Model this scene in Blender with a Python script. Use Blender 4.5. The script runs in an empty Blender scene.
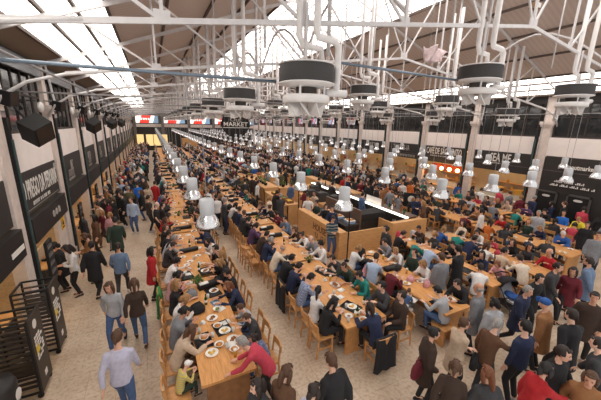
import bpy, bmesh, math, random
from mathutils import Vector, Matrix
random.seed(11)
SC = bpy.context.scene
COL = SC.collection
PI = math.pi
D = bpy.data
CAM_M = [[0.898894, -0.437619, 0.021875], [0.088995, 0.231229, 0.96882], [0.429032, 0.86892, -0.246796]]
CAM_F = 298.015
CAM_H = 5.3

ORD = ['', 'first', 'second', 'third', 'fourth', 'fifth', 'sixth', 'seventh', 'eighth', 'ninth', 'tenth', 'eleventh', 'twelfth',
       'thirteenth', 'fourteenth', 'fifteenth', 'sixteenth', 'seventeenth', 'eighteenth', 'nineteenth', 'twentieth']
TENS = {20: 'twenty', 30: 'thirty', 40: 'forty', 50: 'fifty', 60: 'sixty', 70: 'seventy', 80: 'eighty', 90: 'ninety'}
def ordw(n):
    if n <= 20: return ORD[n]
    if n >= 100: return 'hundred and ' + ordw(n - 100) if n > 100 else 'hundredth'
    t, u = n // 10 * 10, n % 10
    return TENS[t] + '-' + ORD[u] if u else TENS[t][:-1] + 'ieth'

# ------------------------------------------------------------------ materials
def lin(c):
    return tuple(((v / 255) / 12.92 if v / 255 <= .04045 else ((v / 255 + .055) / 1.055) ** 2.4) for v in c) + (1,)
MATS = {}
def mat(name, rgb, rough=.6, metal=0, var=.12, scale=12, emit=0, bump=0, stretch=None, alpha=None):
    if name in MATS: return MATS[name]
    m = D.materials.new(name); m.use_nodes = True
    nt = m.node_tree; b = nt.nodes['Principled BSDF']
    b.inputs['Roughness'].default_value = rough; b.inputs['Metallic'].default_value = metal
    c = lin(rgb)
    if emit:
        b.inputs['Emission Color'].default_value = c; b.inputs['Emission Strength'].default_value = emit
        b.inputs['Base Color'].default_value = c
    else:
        tc = nt.nodes.new('ShaderNodeTexCoord'); mp = nt.nodes.new('ShaderNodeMapping')
        nz = nt.nodes.new('ShaderNodeTexNoise'); rp = nt.nodes.new('ShaderNodeValToRGB')
        nt.links.new(tc.outputs['Object'], mp.inputs[0]); nt.links.new(mp.outputs[0], nz.inputs['Vector'])
        if stretch: mp.inputs['Scale'].default_value = stretch
        nz.inputs['Scale'].default_value = scale; nz.inputs['Detail'].default_value = 4
        e = rp.color_ramp.elements
        e[0].position = .3; e[1].position = .7
        e[0].color = tuple(v * (1 - var) for v in c[:3]) + (1,); e[1].color = tuple(min(1, v * (1 + var)) for v in c[:3]) + (1,)
        nt.links.new(nz.outputs['Fac'], rp.inputs[0]); nt.links.new(rp.outputs[0], b.inputs['Base Color'])
        if bump:
            bp = nt.nodes.new('ShaderNodeBump'); bp.inputs['Strength'].default_value = bump
            nt.links.new(nz.outputs['Fac'], bp.inputs['Height']); nt.links.new(bp.outputs[0], b.inputs['Normal'])
    MATS[name] = m
    return m
def stripes(name, rgb1, rgb2, scale, axis='Z', rgb3=None, checks=False):
    m = D.materials.new(name); m.use_nodes = True; nt = m.node_tree; b = nt.nodes['Principled BSDF']; b.inputs['Roughness'].default_value = .85
    tc = nt.nodes.new('ShaderNodeTexCoord')
    if checks:
        w = nt.nodes.new('ShaderNodeTexChecker'); w.inputs['Scale'].default_value = scale
        w.inputs['Color1'].default_value = lin(rgb1); w.inputs['Color2'].default_value = lin(rgb2)
        nt.links.new(tc.outputs['Object'], w.inputs['Vector']); nt.links.new(w.outputs['Color'], b.inputs['Base Color'])
    else:
        w = nt.nodes.new('ShaderNodeTexWave'); w.bands_direction = axis; w.inputs['Scale'].default_value = scale
        r = nt.nodes.new('ShaderNodeValToRGB'); r.color_ramp.interpolation = 'CONSTANT'
        r.color_ramp.elements[0].color = lin(rgb1); r.color_ramp.elements[1].position = .5; r.color_ramp.elements[1].color = lin(rgb2)
        if rgb3:
            k = r.color_ramp.elements.new(.8); k.color = lin(rgb3)
        nt.links.new(tc.outputs['Object'], w.inputs['Vector']); nt.links.new(w.outputs['Fac'], r.inputs[0]); nt.links.new(r.outputs[0], b.inputs['Base Color'])
    MATS[name] = m
    return m

def floor_mat():
    m = D.materials.new('stone_floor'); m.use_nodes = True; nt = m.node_tree; b = nt.nodes['Principled BSDF']
    tc = nt.nodes.new('ShaderNodeTexCoord')
    def noise(sc, det):
        n = nt.nodes.new('ShaderNodeTexNoise'); n.inputs['Scale'].default_value = sc; n.inputs['Detail'].default_value = det
        nt.links.new(tc.outputs['Object'], n.inputs['Vector']); return n
    n1, n2 = noise(1.1, 6), noise(14, 6)
    r1 = nt.nodes.new('ShaderNodeValToRGB'); r1.color_ramp.elements[0].position = .32; r1.color_ramp.elements[1].position = .7
    r1.color_ramp.elements[0].color = lin((192, 168, 144)); r1.color_ramp.elements[1].color = lin((214, 194, 172))
    r2 = nt.nodes.new('ShaderNodeValToRGB'); r2.color_ramp.elements[0].position = .3; r2.color_ramp.elements[1].position = .55
    r2.color_ramp.elements[0].color = (.62, .56, .5, 1); r2.color_ramp.elements[1].color = (1, 1, 1, 1)
    mx = nt.nodes.new('ShaderNodeMix'); mx.data_type = 'RGBA'; mx.blend_type = 'MULTIPLY'; mx.inputs[0].default_value = .75
    bk = nt.nodes.new('ShaderNodeTexBrick'); bk.inputs['Scale'].default_value = 1; bk.inputs['Brick Width'].default_value = 1.1; bk.inputs['Row Height'].default_value = .75
    bk.inputs['Mortar Size'].default_value = .006; bk.inputs['Color1'].default_value = (1, 1, 1, 1); bk.inputs['Color2'].default_value = (.92, .9, .88, 1); bk.inputs['Mortar'].default_value = (.68, .62, .56, 1)
    nt.links.new(tc.outputs['Object'], bk.inputs['Vector'])
    mx2 = nt.nodes.new('ShaderNodeMix'); mx2.data_type = 'RGBA'; mx2.blend_type = 'MULTIPLY'; mx2.inputs[0].default_value = .8
    nt.links.new(n1.outputs['Fac'], r1.inputs[0]); nt.links.new(n2.outputs['Fac'], r2.inputs[0])
    nt.links.new(r1.outputs[0], mx.inputs[6]); nt.links.new(r2.outputs[0], mx.inputs[7])
    nt.links.new(mx.outputs[2], mx2.inputs[6]); nt.links.new(bk.outputs[0], mx2.inputs[7])
    nt.links.new(mx2.outputs[2], b.inputs['Base Color']); b.inputs['Roughness'].default_value = .55
    return m
def roof_mat(name, rgb, sc, emit=0):
    m = D.materials.new(name); m.use_nodes = True; nt = m.node_tree; b = nt.nodes['Principled BSDF']
    tc = nt.nodes.new('ShaderNodeTexCoord'); w = nt.nodes.new('ShaderNodeTexWave'); w.bands_direction = 'Y'
    w.inputs['Scale'].default_value = sc; w.inputs['Distortion'].default_value = .4
    r = nt.nodes.new('ShaderNodeValToRGB'); c = lin(rgb); k = .9 if not emit else .62
    r.color_ramp.elements[0].color = tuple(v * k for v in c[:3]) + (1,); r.color_ramp.elements[1].color = c
    nt.links.new(tc.outputs['Object'], w.inputs['Vector']); nt.links.new(w.outputs['Fac'], r.inputs[0])
    nt.links.new(r.outputs[0], b.inputs['Base Color'])
    if emit:
        nt.links.new(r.outputs[0], b.inputs['Emission Color']); b.inputs['Emission Strength'].default_value = emit
    b.inputs['Roughness'].default_value = .8
    return m
def glass_mat(name, rgb, rough=.08):
    m = mat(name, rgb, rough, 0, .3, 1.2); m.node_tree.nodes['Principled BSDF'].inputs['Specular IOR Level'].default_value = .8
    return m

WOOD = mat('oak_table_wood', (214, 154, 92), .45, 0, .2, 6, stretch=(6, .6, 1))
WOODC = mat('pale_plywood', (214, 162, 106), .5, 0, .14, 4, stretch=(1, 1, 6))
CHW = mat('chair_wood', (202, 146, 90), .5, 0, .15, 9)
DWOOD = mat('brown_table_end', (150, 104, 66), .5, 0, .2, 7)
FLOOR = floor_mat()
STONE = mat('pale_stone', (214, 200, 192), .8, 0, .08, 5, bump=.1)
WHITE = mat('white_render', (242, 232, 228), .8, 0, .04, 2)
DARK = mat('dark_signboard', (50, 46, 45), .55, 0, .1, 3)
DARK2 = mat('black_fascia', (38, 35, 35), .5, 0, .1, 3)
BLACK = mat('black_metal', (24, 23, 24), .75, 0, .1, 6)
BRONZE = mat('bronze_metal', (62, 52, 46), .5, .2, .1, 6)
STEEL = mat('white_painted_steel', (208, 204, 204), .5, 0, .06, 8)
STEELG = mat('grey_painted_steel', (150, 146, 146), .5, .1, .08, 8)
BLUEG = mat('blue_grey_pipe', (120, 134, 148), .4, .3, .06, 8)
PURL = mat('brown_purlin', (92, 78, 70), .7, 0, .1, 5)
LETTER = mat('white_lettering', (232, 226, 220), .7, 0, .03, 5)
GREYL = mat('grey_lettering', (170, 163, 156), .7, 0, .03, 5)
BROWNROOF = roof_mat('brown_roof_boards', (208, 194, 186), 1.6)
DARKROOF = roof_mat('dark_corrugated_roof', (140, 122, 106), 3)
SKYL = roof_mat('translucent_skylight', (255, 249, 241), 1.6, emit=3.6)
SKYR = roof_mat('ridge_skylight', (255, 250, 245), 1.6, emit=2.3)
GLASS = glass_mat('dark_window_glass', (40, 42, 44))
GREYGLASS = glass_mat('grey_window_glass', (120, 128, 136), .2)
ALU = mat('brushed_aluminium', (196, 196, 198), .3, .85, .05, 10)
CAPW = mat('pale_grey_lamp_cap', (196, 198, 202), .5, .1, .04, 6)
SHADE = mat('spun_aluminium_shade', (226, 226, 228), .22, .8, .06, 14)
DRUM = mat('charcoal_mesh_drum', (62, 60, 60), .6, .2, .08, 40)
DUCTW = mat('white_duct', (228, 224, 222), .45, 0, .04, 6)
PLATE = mat('white_china', (238, 234, 228), .3, 0, .02, 5)
TRAYM = mat('black_tray_plastic', (34, 32, 33), .5, 0, .1, 5)
GREEN = mat('plant_green', (70, 104, 46), .7, 0, .4, 20)
BOTG = mat('green_bottle_glass', (24, 78, 36), .15, 0, .1, 5)
PAPER = mat('white_paper', (240, 236, 230), .9, 0, .03, 9)
BEIGE = mat('beige_plaster', (206, 188, 164), .8, 0, .06, 3)
WARM = mat('warm_bulb', (255, 196, 120), emit=14)
WARMP = mat('warm_light_panel', (255, 222, 164), emit=3)
LITW = mat('lit_white_counter_edge', (255, 246, 232), emit=1.6)
GRANITE = mat('brown_granite', (104, 82, 70), .35, 0, .5, 60)

# ------------------------------------------------------------------ mesh builder
class MB:
    def __init__(s): s.v = []; s.f = []; s.mi = []
    def add(s, vs, fs, mi=0):
        o = len(s.v); s.v += [tuple(v) for v in vs]; s.f += [tuple(i + o for i in f) for f in fs]; s.mi += [mi] * len(fs)
    def box(s, x0, x1, y0, y1, z0, z1, mi=0):
        s.add([(x0, y0, z0), (x1, y0, z0), (x1, y1, z0), (x0, y1, z0), (x0, y0, z1), (x1, y0, z1), (x1, y1, z1), (x0, y1, z1)],
              [(3, 2, 1, 0), (4, 5, 6, 7), (0, 1, 5, 4), (1, 2, 6, 5), (2, 3, 7, 6), (3, 0, 4, 7)], mi)
        return s
    def bar(s, p, q, w, h=None, up=(0, 0, 1), mi=0):
        p, q = Vector(p), Vector(q); h = h or w; t = (q - p).normalized(); u = Vector(up)
        if abs(t.dot(u)) > .98: u = Vector((1, 0, 0))
        a = t.cross(u).normalized() * w / 2; b = a.cross(t).normalized() * h / 2
        vs = [c + i * a + j * b for c in (p, q) for i, j in ((-1, -1), (1, -1), (1, 1), (-1, 1))]
        s.add(vs, [(0, 1, 2, 3), (7, 6, 5, 4), (0, 4, 5, 1), (1, 5, 6, 2), (2, 6, 7, 3), (3, 7, 4, 0)], mi)
        return s
    def loft(s, rings, caps=True, mi=0):
        n = len(rings[0]); vs = [p for r in rings for p in r]; fs = []
        for k in range(len(rings) - 1):
            for i in range(n):
                j = (i + 1) % n; fs.append((k * n + i, k * n + j, k * n + n + j, k * n + n + i))
        if caps:
            fs.append(tuple(range(n - 1, -1, -1))); fs.append(tuple((len(rings) - 1) * n + i for i in range(n)))
        s.add(vs, fs, mi)
        return s
    def tube(s, pts, r, n=8, mi=0, caps=True):
        pts = [Vector(p) for p in pts]; rs = r if isinstance(r, (list, tuple)) else [r] * len(pts)
        rings = []; a = None
        for k, p in enumerate(pts):
            t = (pts[min(k + 1, len(pts) - 1)] - pts[max(k - 1, 0)]).normalized()
            if a is None:
                u = Vector((0, 0, 1)) if abs(t.z) < .9 else Vector((1, 0, 0)); a = t.cross(u).normalized()
            else:
                a = (a - t * a.dot(t)).normalized()
            b = t.cross(a)
            rr = rs[k]; ra, rb = rr if isinstance(rr, tuple) else (rr, rr)
            rings.append([p + a * ra * math.cos(2 * PI * i / n) + b * rb * math.sin(2 * PI * i / n) for i in range(n)])
        return s.loft(rings, caps, mi)
    def lathe(s, prof, n=16, c=(0, 0, 0), mi=0, caps=False):
        rings = [[(c[0] + r * math.cos(2 * PI * i / n), c[1] + r * math.sin(2 * PI * i / n), c[2] + z) for i in range(n)] for r, z in prof]
        return s.loft(rings, caps, mi)
    def ell(s, c, r, nu=12, nv=8, M=None, mi=0):
        rings = []
        for k in range(1, nv):
            a = PI * k / nv; z = -math.cos(a); q = math.sin(a)
            ring = []
            for i in range(nu):
                v = Vector((r[0] * q * math.cos(2 * PI * i / nu), r[1] * q * math.sin(2 * PI * i / nu), r[2] * z))
                if M is not None: v = M @ v
                ring.append(v + Vector(c))
            rings.append(ring)
        return s.loft(rings, True, mi)
    def mesh(s, name, smooth=False):
        me = D.meshes.new(name); me.from_pydata(s.v, [], s.f)
        if any(s.mi): me.polygons.foreach_set('material_index', s.mi)
        if smooth: me.polygons.foreach_set('use_smooth', [True] * len(me.polygons))
        me.update()
        return me
    def build(s, name, m, parent=None, smooth=False):
        me = s.mesh(name, smooth)
        for k in (m if isinstance(m, (list, tuple)) else [m]): me.materials.append(k)
        o = D.objects.new(name, me); COL.objects.link(o)
        if parent: o.parent = parent
        return o

def tag(o, label, cat, group=None):
    o['label'] = label; o['category'] = cat
    if group: o['group'] = group
    return o
def struct(o):
    o['kind'] = 'structure'; return o
def empty(name, loc, label, cat, group=None, rz=0):
    o = D.objects.new(name, None); COL.objects.link(o); o.location = loc; o.rotation_euler = (0, 0, rz); o.empty_display_size = .1
    return tag(o, label, cat, group)
KIDS = {}
def dup(root, loc, rz, label, group=None, scale=None):
    if root.name not in KIDS: KIDS[root.name] = [(c, list(c.children)) for c in root.children]
    r = root.copy(); COL.objects.link(r); r.location = loc; r.rotation_euler = (0, 0, rz); r['label'] = label
    if group: r['group'] = group
    if scale: r.scale = (scale,) * 3
    for c, gs in KIDS[root.name]:
        d = c.copy(); COL.objects.link(d); d.parent = r
        for g in gs:
            e = g.copy(); COL.objects.link(e); e.parent = d
    return r
class Proto:
    """first use moves the prototype itself, later uses copy it"""
    def __init__(s, root): s.root = root; s.n = 0
    def put(s, loc, rz, label, group=None, scale=None):
        s.n += 1
        if s.n == 1:
            KIDS[s.root.name] = [(c, list(c.children)) for c in s.root.children]
            s.root.location = loc; s.root.rotation_euler = (0, 0, rz); s.root['label'] = label
            if group: s.root['group'] = group
            if scale: s.root.scale = (scale,) * 3
            return s.root
        r = dup(s.root, loc, rz, label, group, scale)
        if not scale: r.scale = (1, 1, 1)
        return r

def text(name, body, h, m, parent, loc, rot, sx=.7, depth=.01, align='CENTER', width=None):
    cu = D.curves.new('t', 'FONT'); cu.body = body; cu.size = h / .7; cu.align_x = align; cu.align_y = 'CENTER'; cu.extrude = depth / 2; cu.resolution_u = 2; cu.offset = .008
    to = D.objects.new('t', cu)
    me = D.meshes.new_from_object(to); D.objects.remove(to); D.curves.remove(cu)
    xs = [v.co.x for v in me.vertices]
    if width and xs: sx = width / (max(xs) - min(xs))
    for v in me.vertices: v.co.x *= sx
    me.materials.clear(); me.materials.append(m); me.name = name
    o = D.objects.new(name, me); COL.objects.link(o); o.location = loc; o.rotation_euler = rot; o.parent = parent
    return o
R_LEFT = (PI / 2, 0, PI / 2)      # text on a wall facing +X
R_RIGHT = (PI / 2, 0, -PI / 2)    # text on a wall facing -X
R_BACK = (PI / 2, 0, 0)           # text on a wall facing -Y

# ------------------------------------------------------------------ the hall
XL, XR, YB, Y0 = -3.1, 19.2, 62.0, .6
BAY = 4.07
TY = [4.6 + BAY * k for k in range(15) if 4.6 + BAY * k < YB]
RX, SL, ZE = 8.2, .385, 6.98      # ridge position, roof slope, eave height
def zr(x): return ZE + SL * ((x - XL + .1) if x <= RX else (XR + .1 - x)) * (1 if x <= RX else (RX - XL + .1) / (XR + .1 - RX))
struct(MB().box(-5.4, 21.6, Y0, YB + .3, -.2, 0).build('floor', FLOOR))
def slab(name, x0, x1, m, t=.06):
    b = MB(); vs = []
    for z in (0, t):
        vs += [(x0, Y0, zr(x0) + z), (x1, Y0, zr(x1) + z), (x1, YB + .2, zr(x1) + z), (x0, YB + .2, zr(x0) + z)]
    b.add(vs, [(3, 2, 1, 0), (4, 5, 6, 7), (0, 1, 5, 4), (1, 2, 6, 5), (2, 3, 7, 6), (3, 0, 4, 7)])
    return struct(b.build(name, m))
slab('ceiling', XL - .2, -2.4, DARKROOF); slab('ceiling', -.72, 5.5, BROWNROOF); slab('ceiling', 11.0, 17.25, BROWNROOF); slab('ceiling', 18.95, XR + .2, DARKROOF)
slab('window_1', -2.4, -.72, SKYL); slab('window_2', 17.25, 18.95, SKYL)
slab('window_3', 5.5, RX, SKYR); slab('window_4', RX, 11.0, SKYR)
# purlins
for side, xs in (('left', (-2.42, -1.84, -1.28, -.7, .7, 2.1, 3.5, 5.45)), ('right', (18.97, 18.4, 17.83, 17.25, 15.6, 14.1, 12.5, 11.05))):
    for k, x in enumerate(xs):
        o = MB().bar((x, Y0, zr(x) - .04), (x, YB, zr(x) - .04), .07, .08).build('roof_purlin', PURL)
        tag(o, f'thin brown purlin under the {side} roof slope, {ordw(k + 1)} up from the {side} eave', 'purlin', f'purlins of the {side} roof slope')
for k, x in enumerate((6.4, 7.3, 8.2, 9.1, 10.0)):
    o = MB().bar((x, Y0, zr(x) - .03), (x, YB, zr(x) - .03), .05, .06).build('glazing_bar', STEEL)
    tag(o, f'white glazing bar along the bright ridge skylight, {ordw(k + 1)} from its left side', 'glazing bar', 'long glazing bars of the ridge skylight')
n = 0
for j in range(15):
    for hh in (1.35, 2.7):
        y = TY[j] + hh
        if y > YB: continue
        n += 1
        b = MB(); b.bar((5.5, y, zr(5.5) - .02), (RX, y, zr(RX) - .02), .05, .06); b.bar((RX, y, zr(RX) - .02), (11, y, zr(11) - .02), .05, .06)
        tag(b.build('cross_glazing_bar', STEEL), f'white cross bar of the ridge skylight, {ordw(n)} from the camera', 'glazing bar', 'cross bars of the ridge skylight')
# trusses
def zc(x): return 6.28 + (7.62 - 6.28) * (x + 1.6) / (RX + 1.6) if x <= RX else zc(2 * RX - x)
def truss(y):
    t = empty('roof_truss', (RX, y, zc(RX)), '', 'roof truss', 'white steel roof trusses')
    def P(x, z): return (x - RX, 0, z - zc(RX))
    for sgn in (1, -1):
        f = lambda x: RX - sgn * (RX - x)
        e = XL + .15
        MB().bar(P(f(e), zr(e) - .14), P(RX, zr(RX) - .2), .06, .11).build('rafter', STEEL, t)
        MB().bar(P(f(-1.6), zc(-1.6)), P(RX, zc(RX)), .05, .07).build('bottom_chord', STEEL, t)
        # curved knee bracket from the pillar to the chord
        pts = [P(f(XL + .1), 5.35), P(f(-2.75), 5.75), P(f(-2.3), 6.05), P(f(-1.6), 6.26), P(f(-.6), zc(-.6))]
        MB().tube(pts, .036, 6).build('curved_bracket', STEEL, t, True)
        MB().bar(P(f(-2.75), 5.75), P(f(-2.85), zr(-2.85) - .2), .05).build('post', STEEL, t)
        nd = (.25, 2.25, 4.3, 6.4)
        for x in nd: MB().bar(P(f(x), zc(x)), P(f(x), zr(x) - .2), .042).build('post', STEEL, t)
        up = (-1.35, .25, 2.25, 4.3, 6.4); lo = (.25, 2.25, 4.3, 6.4, RX)
        for a, c in zip(up, lo): MB().bar(P(f(a), zr(a) - .2), P(f(c), zc(c)), .035, .045).build('diagonal_brace', STEEL, t)
        for x in nd: MB().box(*sorted((f(x) - RX - .1, f(x) - RX + .1)), -.012, .012, zc(x) - zc(RX) - .03, zc(x) - zc(RX) + .13).build('gusset_plate', STEEL, t)
    MB().bar(P(RX, zc(RX)), P(RX, zr(RX) - .2), .05).build('post', STEEL, t)
    MB().box(-.14, .14, -.015, .015, -.04, .16).build('gusset_plate', STEEL, t)
    return t
TR = Proto(truss(TY[0]))
for k, y in enumerate(TY):
    TR.put((RX, y, zc(RX)), 0, f'white steel scissor roof truss, {ordw(k + 1)} from the camera', 'white steel roof trusses')
# arched wind bracing along the hall near the ridge
n = 0
for k in range(len(TY) - 1):
    for x in (4.3, 12.1):
        n += 1
        a, c = TY[k], TY[k + 1]
        pts = [(x, a + (c - a) * i / 8, zc(x) + .2 + 1.15 * math.sin(PI * i / 8)) for i in range(9)]
        tag(MB().tube(pts, .035, 6).build('arched_brace', STEEL, None, True),
            f'curved steel brace {"left" if x < RX else "right"} of the ridge, between the {ordw(k + 1)} and {ordw(k + 2)} trusses', 'brace', 'arched braces between the trusses')
for side, x in (('left', -1.5), ('right', 17.8)):
    o = MB().tube([(x, Y0, 6.05), (x, YB, 6.05)], .02, 6).build('tension_cable', STEELG, None, True)
    tag(o, f'thin steel cable running the length of the hall by the {side} wall', 'cable')
# walls
def wall(name, x, sgn):
    """sgn: direction into the hall"""
    struct(MB().box(*sorted((x, x - sgn * .18)), Y0, YB, 3.93, 4.9).build(name, WHITE))
    struct(MB().box(*sorted((x, x - sgn * .3)), Y0, YB, 6.62, 7.1).build(name, DARK2))
    struct(MB().box(*sorted((x - sgn * 2.0, x - sgn * 2.2)), Y0, YB, 0, 3.93).build(name, BEIGE))
    struct(MB().box(*sorted((x, x - sgn * 2.2)), Y0, YB, 3.86, 3.93).build('ceiling', BEIGE))
wall('wall_left', XL, 1); wall('wall_right', XR, -1)
struct(MB().box(XL - .3, XR + .3, YB, YB + .3, 0, 12).build('wall_back', DARK2))
b = MB(); wn = 5
PX = {'left': XL, 'right': XR}
pil = {}
def make_pillar():
    t = empty('stone_pillar', (0, 0, 0), '', 'pillar')
    MB().box(-.2, .12, -.27, .27, 0, .55).build('base', STONE, t)
    MB().box(-.2, .07, -.22, .22, .55, 5.45).build('shaft', STONE, t)
    q = MB(); q.box(-.2, .13, -.28, .28, 5.45, 5.56); q.box(-.2, .17, -.32, .32, 5.56, 5.72); q.build('capital', STONE, t)
    MB().box(-.2, .04, -.19, .19, 5.72, 6.98).build('upper_shaft', STONE, t)
    return t
PL = Proto(make_pillar())
def make_post():
    t = empty('black_steel_post', (0, 0, 0), '', 'post')
    MB().box(-.12, .0, -.07, .07, 0, 5.3).build('channel', BLACK, t)
    MB().box(-.02, .03, -.03, .03, .3, 4.8).build('cable_tray', mat('teal_grey_strip', (60, 84, 84), .5), t)
    return t
PO = Proto(make_post())
for k, y in enumerate(TY):
    y += .38
    for side, x, rz in (('left', XL, 0), ('right', XR, PI)):
        sg = 1 if side == 'left' else -1
        PL.put((x, y, 0), rz, f'pale stone pillar on the {side} wall, {ordw(k + 1)} from the camera', f'pillars of the {side} wall')
        if y + .4 < YB - .4: PO.put((x + sg * .12, y + .36, 0), rz, f'black steel post beside the {ordw(k + 1)} pillar of the {side} wall', f'black posts of the {side} wall')
def bays():
    ys = [Y0] + [y + .38 for y in TY] + [YB]
    for k in range(len(ys) - 1):
        if ys[k + 1] - ys[k] > 2: yield k, ys[k] + .45, ys[k + 1] - .27
def windows(side, x, sg):
    global wn
    for k, a, c in bays():
        w = empty(f'window_{wn}', (x - sg * .12, (a + c) / 2, 4.9), '', 'window'); del w['label']; del w['category']; struct(w); wn += 1
        L = (c - a) / 2
        MB().box(-.02, .02, -L, L, 0, 1.72).build('pane', GLASS, w)
        f = MB(); f.box(-.05, .06, -L, L, 0, .08); f.box(-.05, .06, -L, L, 1.66, 1.72); f.box(-.05, .05, -L, L, 1.0, 1.05)
        for i in range(6): f.box(-.05, .05, -L + i * (2 * L - .05) / 5, -L + i * (2 * L - .05) / 5 + .05, 0, 1.72)
        f.build('window_frame', BRONZE, w)
        o = struct(MB().box(*sorted((x - sg * .9, x - sg * .95)), a - .2, c + .2, 4.9, 6.7).build('wall_' + side, mat('upper_gallery_wall', (96, 88, 84), .8)))
windows('left', XL, 1); windows('right', XR, -1)
# upper sloping grey vents just under the left eave
for k, a, c in bays():
    tag(MB().add([], []) or MB().bar((XL + .08, a, 6.72), (XL + .08, c, 6.72), .05, .38).build('eave_panel', mat('grey_metal_panel', (112, 116, 122), .35, .5)),
        f'grey metal panel under the left eave over the {ordw(k + 1)} bay', 'panel', 'grey eave panels')
# stall fronts
def stall(side, k, a, c):
    sg = 1 if side == 'left' else -1; x = XL if side == 'left' else XR
    R = R_LEFT if side == 'left' else R_RIGHT; mid = (a + c) / 2; L = (c - a) / 2
    where = f'over the {ordw(k + 1)} stall of the {side} wall'
    far = mid > 34
    # sign board
    zb = 2.85 if side == 'left' else 2.75
    s = empty('stall_sign', (x, mid, zb), '', 'sign')
    if side == 'left':
        bd = MB().box(-.12, .03, -L, L, 0, 1.08).build('board', DARK, s)
    else:
        bd = MB().box(-.03, .12, -L, L, 0, 1.18).build('board', DARK, s); MB().box(-.05, .0, -L, L, .4, .43).build('rail', mat('grey_rail', (92, 88, 86), .5), s)
    lx = sg * .04
    def T(body, h, y, z, w=None, m=LETTER, sx=.6): text('lettering', body, h, m, bd, (lx, y, z), R, sx, width=w)
    lab = f'dark stall sign with pale lettering {where}'
    def B(n, h, y, z, w, m=GREYL):
        q = MB(); r_ = random.Random(n * 7 + k)
        for i in range(n):
            if r_.random() < .12: continue
            yy = y - w / 2 + w * i / n; g = w / n * .72
            if r_.random() < .5: q.box(lx - .005, lx + .005, yy, yy + g * .4, z - h / 2, z + h / 2); q.box(lx - .005, lx + .005, yy, yy + g, z + h * .3, z + h / 2)
            else: q.box(lx - .005, lx + .005, yy, yy + g * .4, z - h / 2, z + h / 2); q.box(lx - .005, lx + .005, yy + g * .6, yy + g, z - h / 2, z + h / 2)
        q.build('lettering', m, bd)
    if side == 'left':
        if k == 2:
            T('O PREGO DA PEIXARIA', .5, 0, .58, 3.1); B(22, .1, -.1, .2, 1.7, LETTER); MB().box(.03, .035, -1.5, 1.5, .07, .085).build('line', GREYL, bd)
            MB().box(.03, .04, 1.42, 1.62, .78, 1.0).build('number_plate', GREYL, bd); lab = 'dark stall sign with four words in white capitals, nearest readable on the left wall'
        elif k == 3: B(4, .34, -.35, .66, .95); B(5, .28, -.35, .36, .95); B(12, .1, -.35, .13, 1.1)
        elif k < 2: B(8, .42, 0, .58, 2.2, LETTER); B(16, .1, 0, .2, 1.4)
        elif not far: B(3, .32, -.2, .66, .8); B(4, .26, -.2, .34, .85); B(10, .08, -.2, .13, .9)
        else: B(3, .4, 0, .6, .9)
    else:
        if k == 0: lab = 'long black sign over the black wall at the right edge'
        elif k == 1: lab = 'long black sign with a white hashtag at the right'; T('#timeoutmarketlisboa', .22, 0, .7, 2.05)
        elif k == 2: T('SEA ME', .5, 0, .78, 1.25); B(18, .06, 0, .47, 1.25, LETTER); lab = 'dark sign with two short white words over the yellow lit stall'
        elif k == 3: T('CAFÉ DE SÃO BENTO', .46, .05, .8, 3.0); B(26, .07, .05, .47, 2.4, LETTER); lab = 'dark sign with white capitals over the round glowing lamps'
        elif k == 4: T('TARTAR-IA', .44, .2, .8, 1.9, GREYL); B(16, .2, -.1, .2, 2.6); lab = 'dark sign with grey capitals, left of the round glowing lamps'
        elif not far: B(7, .42, 0, .8, 1.9); B(14, .16, 0, .2, 1.7)
        else: B(4, .5, 0, .75, 1.6)
    s['label'] = lab; s['group'] = f'stall signs of the {side} wall'
    # projecting fascia (left), counters, interior
    if side == 'left':
        fz = empty('stall_fascia', (x, mid, 2.12), f'black projecting fascia box under the {ordw(k + 1)} sign of the left wall', 'fascia', 'fascias of the left wall')
        MB().box(-.1, .16, -L, L, 0, .66).build('box', DARK2, fz)
        if k == 1: MB().box(.16, .17, .9, 1.6, .2, .32).build('pale_script', LETTER, fz)
        if k == 2:
            for q, yy in enumerate((.05, .35, .65)): MB().lathe([(.0, .0), (.1, .02), (.12, .0), (.0, -.02)], 6, (0, 0, 0)).build('flower_mark', GREYL, fz).matrix_local = Matrix.Translation((.17, yy, .34)) @ Matrix.Rotation(PI / 2, 4, 'Y')
    ct = empty('stall_counter', (x - sg * .35, mid + (0 if side == 'right' else .1), 0), f'stall counter below the {ordw(k + 1)} sign of the {side} wall', 'counter', f'stall counters of the {side} wall')
    cw = L - (.1 if side == 'right' else .75)
    yellow = side == 'right' and k == 2
    if side == 'right' and k < 2:
        D.objects.remove(ct); struct(MB().box(x + .02, x + .08, a - .4, c + .4, 0, 3.85).build('wall_right', DARK)); return
    MB().box(-.3, .3, -cw, cw, 0, 1.0).build('front', WOODC if side == 'left' and k > 2 else (mat('pale_counter', (196, 180, 160), .5) if side == 'right' else DARK), ct)
    MB().box(-.34, .34, -cw, cw, 1.0, 1.05).build('worktop', PLATE if yellow else WOODC, ct)
    if side == 'right' and k >= 2 or side == 'left' and k >= 2:
        v = MB(); v.box(-.02, .02, -cw + .2, cw - .2, 1.05, 1.4); v.build('glass_screen', mat('pale_screen', (200, 190, 172), .2), ct)
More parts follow.
